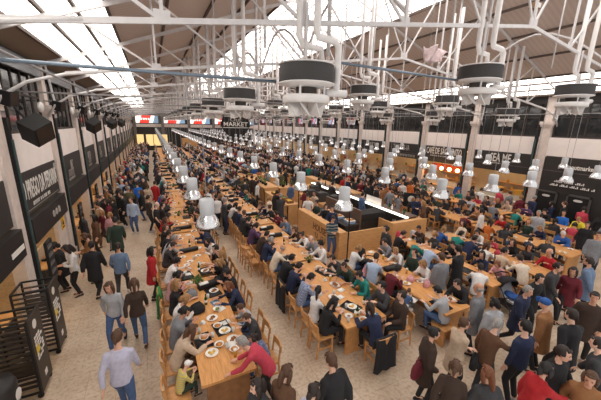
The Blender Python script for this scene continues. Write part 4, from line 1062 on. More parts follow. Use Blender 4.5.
(6.04,7.53,0,'lean',2,1,1.1,'bob','brown','jumper','pink','pink','small child in pink beside the fair-haired person in white',(5.78, 6.95)),
(6.20,6.68,30,'eat',0,0,1.78,'short','dark','jumper','light blue','beige','person in a light blue shirt and beige trousers seen from behind at the third-row table',5.75),
(6.27,5.80,0,'eat',1,0,1.74,'short','black','jumper','maroon','black','person in a maroon sweater at the third-row table',5.75),
(5.88,5.15,20,'eat',2,0,1.0,'short','brown','jumper','denim','grey','toddler in a blue top in the white high chair',None),
(6.17,4.53,100,'eat',0,0,1.7,'short','black','jumper','light grey','denim','person in a light grey hooded top at the near end of the third row',None),
(7.07,7.59,180,'phone',1,0,1.7,'short','dark','jumper','grey','denim','person in a grey sweater on the right side of the third-row table, far end',7.35),
(7.69,7.20,180,'lean',2,1,1.66,'bob','blond','jumper','white','black','fair-haired person in a white blouse on the right side of the third-row table',(7.38, 6.95)),
(7.67,7.28,180,'stand',0,1,1.66,'bob','dark','coat','charcoal','black','dark-haired person in charcoal behind the white blouse',(7.6, 8.0)),
(7.18,5.30,80,'stand',1,0,1.74,'short','brown','coat','grey','charcoal','person in a grey coat standing at the third-row table, seen from behind',None),
(7.08,4.58,100,'cross',2,0,1.82,'short','black','coat','black','black','large person in a black coat standing between the third and fourth rows',(8.0, 5.3)),
(7.26,4.59,180,'lean',0,0,1.72,'short','dark','coat','black','black','person in black bending forward with a phone beside the third-row table',7.35),
(6.45,3.70,110,'stand',1,0,1.78,'bald','grey','coat','grey','charcoal','bald person in a grey suit jacket seen from behind near the pushchair',None),
(6.48,3.33,70,'stand',2,1,1.62,'bob','black','coat','light grey','black','black-haired person in light grey left of the pushchair',None),
(8.41,7.19,0,'eat',0,1,1.66,'bob','dark','jumper','teal','denim','dark-haired person in a teal top on the left of the fourth-row table',8.15),
(8.42,6.62,0,'lean',1,0,1.76,'short','black','jumper','light blue','denim','person in a light blue shirt beside the teal top, fourth-row table',8.15),
(9.22,6.49,180,'eat',2,0,1.72,'short','black','coat','black','black','person in a black jacket on the right of the fourth-row table, far end',9.59),
(9.29,5.48,180,'chin',0,1,1.66,'long','dark','jumper','navy','denim','person with long dark hair in navy on the right of the fourth-row table',9.59),
(9.66,4.94,180,'eat',1,1,1.5,'bob','ginger','jumper','pink','denim','child in pink at the fourth-row table',9.59),
(8.64,4.84,30,'lean',2,0,1.76,'short','dark','jumper','white','denim','person in a white shirt seen from behind at the fourth-row table',(8.2, 4.75)),
(10.56,7.77,0,'eat',0,1,1.68,'long','blond','jumper','blue','denim','fair long-haired person in blue on the left of the fifth-row table',10.15),
(10.72,4.84,60,'lean',1,0,1.76,'short','dark','jumper','cream','black','person in a cream sweater seen from behind at the near end of the fifth row',10.15),
(11.93,6.96,180,'eat',2,1,1.66,'bob','dark','jumper','white','black','dark-haired person in white on the right of the fifth-row table',(11.7, 7.0)),
(12.31,6.86,180,'talk',0,1,1.2,'bob','brown','jumper','rose','denim','child in rose on the right of the fifth-row table',(11.68, 6.4)),
(11.30,5.72,180,'chin',1,1,1.66,'long','dark','coat','black','black','long-haired person in a black coat on the right of the fifth-row table',11.71),
(13.29,8.15,100,'stand',2,1,1.68,'bob','dark','jumper','white','black','person in a white sweater and black skirt standing beyond the fifth-row table',None),
(13.27,5.89,0,'eat',0,1,1.2,'bob','dark','coat','navy','black','child in navy at the near left of the sixth-row table',12.91),
(13.53,5.33,20,'eat',1,1,1.68,'long','blond','coat','charcoal','black','fair long-haired person in charcoal at the near end of the sixth-row table',12.91),
(15.12,5.43,190,'eat',2,0,1.74,'short','white','coat','blue','denim','white-haired person in a blue jacket reading at the sixth-row table',14.69),
(17.12,8.69,0,'eat',0,0,1.72,'short','dark','jumper','maroon','black','person in a maroon sweater on the left of the sixth-row table',12.91),
(17.19,7.81,180,'lean',1,0,1.72,'bald','grey','jumper','red','denim','thin-haired person in a red sweater on the right of the sixth-row table',14.69),
(19.07,8.21,0,'eat',2,1,1.66,'bob','blond','jumper','teal','black','fair-haired person in teal at the rightmost table',16.16),
(18.61,7.24,0,'lean',0,0,1.72,'short','dark','coat','lime','black','person in a lime green jacket leaning over the rightmost table',16.16),
(19.72,6.85,200,'back',1,0,1.72,'short','dark','jumper','bright blue','navy','person in bright blue on the far side of the rightmost table',(17.85, 6.9)),
(18.88,6.27,180,'eat',2,0,1.72,'short','blond','coat','yellow','black','person in a bright yellow jacket on the far side of the rightmost table',(17.85, 6.2)),
(18.76,6.85,180,'eat',0,0,1.72,'short','black','coat','black','black','person in black between the lime and the bright blue tops',(17.85, 7.6)),
(13.95,4.28,200,'stand',1,0,1.76,'short','dark','coat','grey','black','person in a grey coat standing at the right edge near the rightmost table',None),
(15.48,5.15,180,'stand',2,1,1.68,'short','dark','coat','black','black','person in a black coat at the near end of the rightmost table',None),
(14.62,5.21,200,'stand',0,0,1.74,'short','grey','coat','light grey','black','grey-haired person in a light grey coat behind the reading diner',(15.3, 6.8)),
(4.35,3.12,335,'bag',1,1,1.68,'bun','black','coat','dark brown','black','dark-haired person in a dark brown jacket standing with a shoulder bag',None),
(5.13,3.08,345,'cross',2,1,1.68,'short','brown','coat','beige','black','brown-haired person in a beige coat with crossed arms',None),
(5.61,2.75,350,'reach',0,0,1.76,'short','grey','jumper','brown','charcoal','grey-haired person in a brown jumper stretching an arm to the right',None),
(5.97,2.47,80,'stand',1,0,1.78,'short','black','jumper','navy','black','person in a dark blue jumper seen from behind beside the brown jumper',None),
(4.12,2.49,30,'walk',2,1,1.6,'bob','brown','coat','dark brown','black','bob-haired person in dark brown passing at the bottom, below the beige coat',None),
(4.46,2.18,60,'walk2',0,1,1.62,'long','ginger','coat','charcoal','black','auburn-haired person in charcoal passing at the bottom',None),
(5.33,1.79,340,'reach',1,1,1.66,'bob','black','coat','red','black','black-haired person in a red coat reaching right at the bottom right',None),
(5.80,1.79,260,'stand',2,0,1.78,'short','dark','coat','black','black','person in a black suit jacket facing the camera beside the red coat',None),
(7.26,2.75,100,'stand',0,0,1.74,'cap','blue','coat','tan','black','person in a tan jacket with a blue cap in the right crowd',None),
(7.22,2.28,70,'walk',1,0,1.82,'short','dark','coat','black','black','broad person in a black coat in front of the tan jacket',None),
(8.71,3.52,250,'walk2',2,1,1.66,'bob','black','coat','black','black','black-haired person in a black coat just right of the pushchair',None),
(9.62,3.55,280,'walk',0,0,1.78,'short','dark','coat','charcoal','black','person in a charcoal coat walking at right behind the black-haired one',None),
(9.97,3.35,200,'walk2',1,1,1.68,'long','dark','coat','maroon','black','long-haired person in a long maroon coat walking at right',None),
(10.84,3.38,100,'walk',2,0,1.8,'short','dark','coat','steel blue','black','person in a steel-blue jacket walking away at the right edge',None),
(8.55,2.40,200,'pocket',0,0,1.76,'short','dark','coat','dark brown','black','person in dark brown at the right edge',None),
(6.76,1.70,100,'walk',1,0,1.74,'short','dark','coat','charcoal','black','person in charcoal at the right edge, lower',None),
(5.75,1.40,200,'walk2',2,1,1.68,'bob','brown','coat','tan','black','brown-haired person in tan at the bottom right corner',None),
(7.60,3.24,270,'walk',0,0,1.72,'short','grey','coat','navy','black','grey-haired person in a navy coat in the right crowd',None),
]

# people read off one by one: head position, facing, pose ...
for q in HAND:
    *q, snap = q
    x_, y_ = person(*q)
    if isinstance(snap, tuple): PEOPLE[-1]['x'], PEOPLE[-1]['y'] = snap
    elif snap is not None: PEOPLE[-1]['x'] = snap
HANDXY = [(p['x'], p['y']) for p in PEOPLE]
def clear(x, y, d): return all((x - a) ** 2 + (y - b) ** 2 > d * d for a, b in HANDXY)
rg = random.Random(21)
TOPS = ['black'] * 17 + ['charcoal'] * 8 + ['navy'] * 5 + ['grey'] * 3 + ['light grey'] * 2 + ['white'] * 3 + ['cream', 'beige', 'brown', 'dark brown', 'dark brown', 'red', 'maroon', 'rose', 'purple', 'teal', 'olive', 'olive', 'dark green', 'light blue', 'blue', 'steel blue', 'tan', 'denim', 'orange']
PANTS = ['black', 'charcoal', 'navy', 'denim', 'denim', 'dark brown']
HAIRS = [('short', 'dark')] * 4 + [('short', 'black')] * 3 + [('short', 'brown')] * 2 + [('bob', 'dark'), ('bob', 'brown'), ('long', 'dark'), ('long', 'black'), ('long', 'brown'), ('long', 'blond'), ('pony', 'dark'), ('bun', 'brown'), ('short', 'grey'), ('bald', 'grey'), ('bob', 'blond')]
HW = {'short': 'short', 'bob': 'bobbed', 'long': 'long', 'pony': 'tied', 'bun': 'pinned-up', 'bald': 'thinning'}
SW_ = {'coat': 'coat', 'jumper': 'jumper', 'tee': 't-shirt'}
auto = []
rowname = ['leftmost', 'second', 'third', 'fourth', 'fifth', 'sixth', 'seventh']
for ci, k, x, w, ya, yb in SEGS:
    for side in (1, -1):
        n = 0
        for j in range(6):
            y = ya + .36 + j * .635 + rg.uniform(-.07, .07); px = x - side * (w / 2 + .3 + rg.uniform(-.03, .06))
            if rg.random() < (.1 if ya < 12 else .16): continue
            if not clear(px, y, .52) or any((px - q[0]) ** 2 + (y - q[1]) ** 2 < .2 for q in auto[-60:]): continue
            auto.append((px, y, 0 if side == 1 else 180, 'sit', f'{"left" if side == 1 else "right"} side of {ordw(k)} table, {rowname[ci]} table row'))
def free(x, y):
    if 6 < x < 11.9 and 8.8 < y < 24: return False
    return all(not (abs(x - c) < w / 2 + .75 and y > ys - .3 and not (g and g[0] < y < g[1])) for _, c, w, ys, g in COLS)
W = []
def walker(x, y, f, where):
    if clear(x, y, .5) and free(x, y) and all((x - a) ** 2 + (y - b) ** 2 > .22 for a, b in W):
        W.append((x, y)); auto.append((x, y, f, 'stand', where))
for i in range(420):
    y = 17.5 + 41 * rg.random() ** 1.2; walker(rg.uniform(-2.3, -.75), y, rg.choice([90, 270, 180, 200, 80, 260]), f'in the aisle by the left stalls')
for i in range(160):
    y = 14.5 + 42 * rg.random(); walker(rg.uniform(-2.6, -1.8), y, 180 + rg.uniform(-30, 30), f'queueing at a left stall counter')
for i in range(70):
    y = 15 + 38 * rg.random(); walker(2.5 + rg.uniform(-.25, .25), y, rg.choice([90, 270]), f'between the two leftmost table rows')
for i in range(90):
    y = 10 + 40 * rg.random(); walker(rg.uniform(12.2, 12.5), y, rg.uniform(0, 360), f'right of the kitchen island')
for i in range(120):
    y = 5.5 + 45 * rg.random(); walker(rg.uniform(18.15, 18.5), y, rg.choice([0, 20, 340, 90]), f'by the right wall stalls')
for i in range(60):
    y = 24.5 + 26 * rg.random(); walker(rg.uniform(5.3, 5.6), y, rg.uniform(0, 360), f'left of the third table row')
gaps = ((2.5, .42, 'between the leftmost and second table rows'), (5.35, .3, 'right of the second table row'), (7.75, .3, 'between the third and fourth table rows'), (9.85, .3, 'between the fourth and fifth table rows'),
        (12.35, .5, 'right of the fifth table row'), (15.4, .6, 'between the sixth and seventh table rows'))
for i in range(1500):
    y = 13.5 + 46 * rg.random() ** 1.1; gx, gw, wh = rg.choice(gaps); x = gx + rg.uniform(-gw, gw)
    if 5.2 < x < 11.9 and y < 24.3 or (y < 17 and rg.random() < .6): continue
    if clear(x, y, .5) and all((x - a) ** 2 + (y - b) ** 2 > .2 for a, b in W):
        W.append((x, y)); auto.append((x, y, rg.uniform(0, 360), 'stand', wh))
for x, y, f in ((7.6, 13.6, 200), (7.7, 15.1, 160), (7.5, 16.6, 190), (9.95, 12.6, 0), (9.9, 14.2, 350), (10.0, 15.8, 10), (9.9, 17.4, 0), (7.9, 19.8, 180), (8.6, 20.8, 90), (9.4, 21.8, 100), (8.0, 22.2, 80), (9.2, 19.9, 270), (6.0, 18.9, 0), (5.75, 20.4, 10), (5.7, 17.8, 0)):
    W.append((x, y)); auto.append((x, y, f, 'stand', 'at the plywood counters of the kitchen island'))
auto.sort(key=lambda q: (q[0] - 3) ** 2 * .6 + q[1] ** 2)
NIND = 300 - len(PEOPLE)
AUTOSEAT = []
ahead = {}
for q in sorted(auto[:NIND], key=lambda q: q[1]):
    x, y, f, kind, where = q
    hair, hc = rg.choice(HAIRS); tc = rg.choice(TOPS); st = rg.choice(['jumper', 'jumper', 'coat', 'tee']) if kind == 'sit' else rg.choice(['coat', 'coat', 'jumper'])
    key = rg.choice(SITK) if kind == 'sit' else rg.choice(['stand', 'walk', 'walk2', 'cross', 'sphone', 'pocket', 'stand'])
    fem = hair in ('bob', 'long', 'pony', 'bun')
    if kind == 'sit':
        n = 1 + sum(1 for a, b in HANDXY if abs(a - x) < .3 and y - 4 < b < y and int((b - 4) / BAY) == int((y - 4) / BAY))
    else: n = 1
    kk = where; ahead[kk] = ahead.get(kk, 0) + 1
    if kind == 'sit': where2 = f'{ordw(ahead[kk])} diner, {where}'
    else: where2 = f'{ordw(ahead[kk])} person standing {where}'
    person(x, y, f + rg.uniform(-10, 10), key, rg.randrange(2), fem, rg.uniform(1.6, 1.7) if fem else rg.uniform(1.7, 1.82), hair, hc, st, tc, rg.choice(PANTS),
           f'{tc} {SW_[st]} worn by {where2}' if kind == 'sit' else f'person in {tc} {SW_[st]}, {ordw(ahead[kk])} standing {where}', None, False)
    if kind == 'sit': AUTOSEAT.append((x, y, f, where, ahead[kk], tc, SW_[st]))
make_people()
# the rest of the far crowd nobody could single out: one object
cm = MB(); cols = list(dict.fromkeys(TOPS)); hcs = list(HM)
CM = [CL[c] for c in cols] + [HM[h] for h in hcs] + [SKINS[0]]
for x, y, f, kind, where in auto[NIND:]:
    R_ = Matrix.Rotation(math.radians(f), 3, 'Z'); T_ = Vector((x, y, 0)); ti = cols.index(rg.choice(TOPS)); hi = len(cols) + rg.randrange(len(hcs) - 1); si = len(CM) - 1; pi_ = cols.index('black')
    sit = kind == 'sit'; z0 = .62 if sit else .93; ln = .22 if sit else .06
    def ring(q, rf, rs, n=8): return [T_ + R_ @ Vector((ln * q / .6 + rf * math.cos(2 * PI * i / n), rs * math.sin(2 * PI * i / n), z0 + q)) for i in range(n)]
    cm.loft([ring(-.12, .13, .17), ring(.05, .13, .17), ring(.25, .11, .15), ring(.43, .12, .2), ring(.52, .09, .17), ring(.57, .05, .06)], True, ti)
    cm.ell(T_ + R_ @ Vector((ln * 1.15 + .015, 0, z0 + .69)), (.085, .075, .115), 8, 6, R_, si); cm.ell(T_ + R_ @ Vector((ln * 1.15 - .02, 0, z0 + .72)), (.098, .09, .11), 8, 6, R_, hi)
    for s_ in (1, -1):
        cm.tube([T_ + R_ @ Vector((ln * .8, s_ * .2, z0 + .47)), T_ + R_ @ Vector((ln * .5 - .02, s_ * .26, z0 + .22)), T_ + R_ @ Vector((ln + .24, s_ * .16, z0 + .26))], [.06, .05, .035], 6, ti)
        if sit: cm.tube([T_ + R_ @ Vector((0, s_ * .09, z0)), T_ + R_ @ Vector((.42, s_ * .1, z0)), T_ + R_ @ Vector((.4, s_ * .1, .1))], [.09, .065, .05], 6, pi_)
        else: cm.tube([T_ + R_ @ Vector((0, s_ * .09, z0)), T_ + R_ @ Vector((.02, s_ * .1, .5)), T_ + R_ @ Vector((0, s_ * .1, 0))], [.09, .065, .05], 6, pi_)
o = cm.build('crowd', CM, None, True); tag(o, 'dense crowd of diners and shoppers filling the far end of the hall', 'crowd'); o['kind'] = 'stuff'
# a chair under everyone seated
OCC = []
nch = {}
def seat(x, y, f, lab, kind='chair', grp='wooden chairs at the tables'):
    a = math.radians(f)
    (CH if kind == 'chair' else ST).put((x - .03 * math.cos(a), y - .03 * math.sin(a), 0), a, lab, grp if kind == 'chair' else 'box stools at the right tables')
for p in PEOPLE[:len(HAND)]:
    if SKEL[p['s']].p['sit'] and not p['z'] < -1:
        L = p['label'].split(', ')[0]; f = round(math.degrees(p['a']) / 90) * 90
        L = ' '.join(L.split()[:12]); seat(p['x'], p['y'], f, ('wooden chair under ' if not 5.2 < p['x'] < 9.3 else 'box stool under ') + L, 'stool' if 5.2 < p['x'] < 9.3 and p['y'] < 8.4 else 'chair')
nn = 0
for x, y, f, where, n, tc, st in AUTOSEAT:
    if y < 19 and nn < 150:
        nn += 1; seat(x, y, f, f'wooden chair under {ordw(n)} {tc} {st} diner, {where}')

# ------------------------------------------------------------------ things on and by the tables
SOUP = mat('orange_soup', (206, 128, 44), .3); FOOD = mat('browned_food', (150, 92, 48), .6, 0, .5, 40); LEAF = mat('salad_leaf', (120, 140, 60), .6, 0, .4, 30); RICE = mat('yellow_rice', (220, 180, 96), .7, 0, .3, 50)
CLEAR = mat('clear_glass', (214, 216, 214), .1); LAG = mat('lager_glass', (206, 160, 70), .15)
def mk(name, cat, parts):
    t = empty(name, (0, 0, 0), '', cat)
    for nm, mb, m in parts: mb.build(nm, m, t, True)
    return Proto(t)
def food(r, z, h, seed):
    m = MB(); q = random.Random(seed)
    for i in range(9): a, d = q.random() * 7, q.random() * r * .6; m.ell((d * math.cos(a), d * math.sin(a), z), (.03, .025, h * (.5 + q.random())), 6, 4)
    return m
IT = {
 'plate': mk('plate_of_food', 'plate', [('plate', MB().lathe([(0, .006), (.07, .006), (.125, .02), (.13, .024), (.12, .018), (.07, 0), (0, 0)], 18), PLATE), ('food', food(.1, .02, .025, 1), FOOD)]),
 'rice': mk('plate_of_rice', 'plate', [('plate', MB().lathe([(0, .006), (.07, .006), (.125, .02), (.13, .024), (.12, .018), (.07, 0), (0, 0)], 18), PLATE), ('food', food(.1, .02, .025, 2), RICE)]),
 'empty': mk('empty_plate', 'plate', [('plate', MB().lathe([(0, .006), (.06, .006), (.1, .018), (.105, .022), (.095, .016), (.06, 0), (0, 0)], 18), PLATE), ('crumbs', food(.04, .008, .006, 3), FOOD)]),
 'soup': mk('soup_bowl', 'bowl', [('bowl', MB().lathe([(0, 0), (.045, 0), (.085, .05), (.1, .055), (.08, .05), (.04, .012), (0, .012)], 16), PLATE), ('soup', MB().lathe([(0, .04), (.074, .04), (.0, .036)], 16), SOUP)]),
 'salad': mk('salad_bowl', 'bowl', [('bowl', MB().lathe([(0, 0), (.05, 0), (.09, .05), (.095, .06), (.085, .05), (.04, .012), (0, .012)], 16), PLATE), ('salad', food(.08, .045, .025, 4), LEAF)]),
 'glass': mk('drinking_glass', 'glass', [('tumbler', MB().lathe([(0, 0), (.03, 0), (.036, .12), (.032, .12), (.028, .01), (0, .01)], 12), CLEAR)]),
 'beer': mk('beer_glass', 'glass', [('tumbler', MB().lathe([(0, 0), (.03, 0), (.04, .15), (.0, .15)], 12), LAG), ('foam', MB().lathe([(0, .15), (.039, .15), (.036, .17), (0, .172)], 12), PLATE)]),
 'bottle': mk('green_bottle', 'bottle', [('body', MB().lathe([(0, 0), (.035, 0), (.036, .17), (.014, .23), (.014, .29), (0, .29)], 12), BOTG), ('label', MB().lathe([(.0365, .06), (.0368, .06), (.0368, .13), (.0365, .13)], 12), PAPER)]),
 'cup': mk('coffee_cup', 'cup', [('cup', MB().lathe([(0, 0), (.025, 0), (.038, .06), (.034, .06), (.02, .008), (0, .008)], 12), PLATE), ('saucer', MB().lathe([(0, 0), (.06, .004), (.07, .012), (0, .006)], 14), PLATE)]),
 'tray': mk('black_tray', 'tray', [('base', MB().box(-.16, .16, -.22, .22, 0, .012), TRAYM), ('rim', MB().box(-.17, .17, -.23, -.215, 0, .03).box(-.17, .17, .215, .23, 0, .03).box(-.17, -.155, -.23, .23, 0, .03).box(.155, .17, -.23, .23, 0, .03), TRAYM)]),
 'napkin': mk('paper_napkin', 'napkin', [('sheet', MB().add([(-.09, -.08, .0), (.09, -.07, .02), (.1, .08, .005), (-.08, .09, .03), (-.09, -.08, .004), (.09, -.07, .024), (.1, .08, .009), (-.08, .09, .034)], [(3, 2, 1, 0), (4, 5, 6, 7), (0, 1, 5, 4), (1, 2, 6, 5), (2, 3, 7, 6), (3, 0, 4, 7)]) or MB().bar((-.1, 0, .01), (.1, 0, .01), .16, .014), PAPER)]),
 'book': mk('blue_leaflet', 'leaflet', [('page', MB().box(-.1, .1, -.15, .15, 0, .01), mat('leaflet_blue', (92, 150, 200), .5)), ('picture', MB().box(-.07, .07, -.1, .06, .01, .012), PAPER)]),
 'trough': mk('black_napkin_trough', 'trough', [('box', MB().box(-.3, .3, -.09, .09, 0, .13), BLACK), ('napkins', MB().box(-.26, -.02, -.06, .06, .13, .16), PAPER)]),
 'caddy': mk('black_table_box', 'box', [('box', MB().box(-.3, .3, -.09, .09, 0, .1), BLACK), ('lid', MB().box(-.31, .31, -.1, .1, .1, .112), TRAYM)]),
}
def herb():
    q = MB(); r_ = random.Random(2)
    for j in range(30):
        a, rr_, zz = r_.random() * 7, r_.random() * .16, .05 + r_.random() * .2
        q.ell((rr_ * math.cos(a), rr_ * math.sin(a), zz), (.03, .045, .01), 5, 3, Matrix.Rotation(r_.random() * 3, 3, 'X'))
    return q
IT['herb'] = mk('potted_herb', 'plant', [('pot', MB().lathe([(0, 0), (.05, 0), (.06, .09), (0, .09)], 10), BLACK), ('foliage', herb(), GREEN)])
NM = {'plate': 'white plate with browned food', 'rice': 'white plate of yellow food', 'empty': 'small nearly empty white plate', 'soup': 'white bowl of orange soup', 'salad': 'white bowl of green salad', 'glass': 'clear drinking glass', 'beer': 'glass of lager',
      'bottle': 'green glass bottle', 'cup': 'white coffee cup', 'tray': 'black plastic tray', 'napkin': 'crumpled white paper napkin', 'book': 'blue printed leaflet', 'trough': 'black trough with napkins', 'caddy': 'black box', 'herb': 'small pot of green herbs'}
ITEMS = []
def item(kind, x, y, z=TZ, rz=0, near=None): ITEMS.append((kind, x, y, z, rz, near))
NEARITEMS = [('tray',0.58,5.64,0.1), ('soup',0.61,5.69,0), ('glass',0.79,5.68,0), ('tray',1.03,5.89,0.15), ('soup',0.94,5.96,0), ('rice',1.06,5.76,0), ('soup',0.86,5.37,0), ('rice',0.69,5.22,0), ('soup',1.11,5.12,0), ('plate',1.16,5.44,0), ('napkin',1.09,5.32,0.5), ('beer',1.09,4.95,0), ('glass',0.99,5.23,0), ('glass',1.22,5.66,0), ('salad',1.05,6.61,0), ('book',1.09,6.91,0.3), ('bottle',0.85,6.97,0), ('napkin',1.15,6.61,0.4), ('tray',1.11,7.46,0.2), ('plate',1.14,7.50,0), ('trough',1.06,7.82,0.25), ('herb',0.81,7.93,0), ('herb',0.78,8.12,0), ('tray',0.55,8.67,0.2), ('napkin',0.63,8.76,0), ('napkin',0.58,8.21,0.4), ('tray',1.10,8.76,0.1), ('plate',1.10,8.76,0), ('bottle',0.93,8.83,0), ('cup',0.67,9.09,0), ('empty',0.76,9.62,0), ('empty',0.58,10.07,0), ('empty',1.06,9.99,0), ('caddy',0.82,10.50,0.2), ('bottle',0.89,10.96,0), ('napkin',0.96,12.15,0.3), ('caddy',0.88,13.02,0.1), ('napkin',0.91,13.80,0.2), ('cup',1.11,11.84,0), ('plate',0.63,11.82,0), ('glass',0.90,9.76,0), ('empty',0.64,9.40,0), ('cup',1.01,9.39,0), ('glass',0.94,7.22,0), ('plate',0.89,6.34,0), ('cup',0.67,6.24,0), ('glass',0.55,5.94,0), ('napkin',1.15,6.06,0.3), ('beer',1.13,11.06,0), ('plate',1.23,12.54,0), ('soup',1.11,9.20,0), ('tray',4.44,7.23,0.3), ('plate',4.45,7.30,0), ('plate',4.35,6.40,0), ('glass',4.06,6.04,0), ('herb',4.33,8.03,0), ('tray',4.14,5.36,0.4), ('rice',4.16,5.35,0), ('book',4.44,4.95,0.5), ('bottle',4.52,5.33,0), ('glass',4.00,5.38,0), ('tray',4.55,7.11,0.2), ('plate',4.34,6.49,0), ('cup',4.22,6.79,0), ('glass',3.81,5.24,0), ('napkin',4.13,5.85,0.2), ('glass',3.74,4.91,0), ('empty',3.88,5.08,0), ('napkin',4.22,5.14,0.3), ('soup',4.43,7.53,0), ('beer',4.36,6.73,0), ('napkin',4.35,6.14,0.2), ('glass',4.28,7.45,0), ('cup',3.86,5.58,0), ('plate',3.96,5.93,0), ('bottle',4.08,5.03,0), ('soup',4.09,4.81,0), ('beer',3.97,4.95,0),]
PRAMS = [(9.09,4.25),(5.82,7.02)]

for k, x, y, rz in NEARITEMS:
    z = TZ
    if k in ('soup', 'rice', 'plate', 'salad', 'glass') and any(q[0] == 'tray' and abs(q[1] - x) < .15 and abs(q[2] - y) < .2 for q in NEARITEMS): z = TZ + .013
    item(k, x, y, z, rz)
ri = random.Random(77); placed = [(a[1], a[2]) for a in ITEMS]
for ci, k, x, w, ya, yb in SEGS:
    if ya > 40 or (ci, k) in ((0, 1), (1, 1)): continue
    spots = [(x + s * (w / 2 - .2 - ri.random() * .06), ya + .4 + j * .55 + ri.uniform(-.06, .06)) for j in range(7) for s in (-1, 1)] + [(x + ri.uniform(-.07, .07), ya + .6 + j * .9) for j in range(4)]
    for q, (a, b_) in enumerate(spots):
        if ri.random() < (.28 if ya < 9 else .06) or any((a - c) ** 2 + (b_ - d) ** 2 < .075 for c, d in placed): continue
        placed.append((a, b_)); mid = q >= 14
        item(ri.choice(['trough', 'bottle', 'trough', 'herb', 'caddy', 'cup', 'beer'] if mid else ['plate', 'rice', 'plate', 'empty', 'soup', 'salad', 'tray', 'tray', 'napkin', 'beer', 'cup']), a, b_, TZ, PI / 2 if mid and False else ri.uniform(-.2, .2))
cnt = {}
for kind, x, y, z, rz, near in sorted(ITEMS, key=lambda q: q[2]):
    seg = min(SEGS, key=lambda s: abs(s[2] - x) * 3 + max(0, s[4] - y, y - s[5]))
    key = (kind, seg[0], seg[1]); cnt[key] = cnt.get(key, 0) + 1
    IT[kind].put((x, y, z), rz, f'{NM[kind]}, {ordw(cnt[key])} such on the {ordw(seg[1])} table of the {rowname[seg[0]]} row', f'{NM[kind].split(" with")[0]}s on the tables' if kind != 'glass' else 'clear drinking glasses on the tables')
# bags and coats
def bag(name, loc, rz, s, m, lab, cat='bag'):
    t = empty(name, loc, lab, cat, None, rz); a, b_, c = s
    q = MB(); rings = []
    for z, k in ((0, .9), (.15, 1), (.6, .98), (.85, .8), (1, .5)):
        rings.append([(a / 2 * k * math.copysign(abs(math.cos(u)) ** .6, math.cos(u)), b_ / 2 * k * math.copysign(abs(math.sin(u)) ** .6, math.sin(u)), z * c) for u in [2 * PI * i / 16 for i in range(16)]])
    bo = q.loft(rings).build('body', m, t, True)
    MB().tube([(-a * .25, 0, c * .95), (-a * .2, 0, c * 1.25), (a * .2, 0, c * 1.25), (a * .25, 0, c * .95)], .012, 6).build('handle', m, t)
    MB().box(-a * .3, a * .3, -b_ / 2 - .015, -b_ / 2 + .03, c * .15, c * .5).build('front_pocket', m, bo)
    return t
bag('backpack', (.62, 6.75, TZ), .3, (.34, .3, .2), CL['black'], 'black backpack lying on the leftmost table')
bag('handbag', (.56, 7.45, TZ), .1, (.3, .2, .2), CL['grey'], 'grey handbag on the leftmost table beside the pink sweater')
bag('handbag', (4.02, 3.12, .8), .2, (.3, .12, .3), CL['maroon'], 'dark red shoulder bag on the person in the dark brown jacket')
bag('handbag', (5.3, 2.86, .75), .4, (.36, .14, .26), CL['black'], 'black handbag hanging from the person in the beige coat')
bag('gift_bag', (6.72, 5.3, TZ), .1, (.22, .14, .2), CL['pink'], 'pink bag standing on the third-row table')
bag('soft_bag', (6.55, 5.75, TZ), .5, (.26, .2, .14), CL['pink'], 'crumpled pink bag on the third-row table beside the pink one')
bag('backpack', (6.2, 7.7, TZ), .3, (.34, .26, .32), CL['black'], 'black backpack at the far end of the third-row table')
bag('soft_bag', (11.0, 5.9, TZ), .2, (.2, .16, .14), CL['rose'], 'pink bag on the fifth-row table')
def coat_drape(loc, rz, m, lab, L=.62, w=.44):
    q = MB(); rings = []
    prof = [(.08, .62), (.03, .88), (-.0, .9), (-.05, .86), (-.075, .6), (-.09, .9 - L), (-.10, .9 - L - .02)]
    n = 9
    vs, fs = [], []
    for j, (x, z) in enumerate(prof):
        for i in range(n):
            y = (i / (n - 1) - .5) * w * (1 + .15 * (j > 4)); vs.append((x - .25 - (.02 * math.sin(i * 2.1 + j) if j > 2 else 0), y, z + (.02 * math.sin(i * 1.7) if j > 4 else 0)))
    for j in range(len(prof) - 1):
        for i in range(n - 1): fs.append((j * n + i, j * n + i + 1, j * n + n + i + 1, j * n + n + i))
    q.add(vs, fs); o = q.build('draped_coat', m, None, True); md = o.modifiers.new('thick', 'SOLIDIFY'); md.thickness = .035
    o.location = loc; o.rotation_euler = (0, 0, rz); tag(o, lab, 'coat')
def near_p(txt): return next(p for p in PEOPLE if txt in p['label'])
for txt, cl, lab in (('pale pink sweater seated', 'green', 'bright green coat hung on the chair behind the pale pink sweater'), ('near end of the second row, black coat', 'black', 'long black coat hanging over the chair at the near end of the second row'),
                     ('in charcoal at the near end of the sixth', 'charcoal', 'charcoal coat over the chair of the fair-haired diner in the sixth row'), ('white blouse, seated', 'black', 'black coat hung on the chair of the white blouse in the second row'),
                     ('navy sweater beside', 'black', 'black coat hung on the chair of the navy sweater, nearest second-row table')):
    p = near_p(txt); a = round(math.degrees(p['a']) / 90) * PI / 2
    coat_drape((p['x'], p['y'], 0), a, CL[cl], lab, .78 if cl == 'black' else .7, .56 if cl == 'black' else .46)
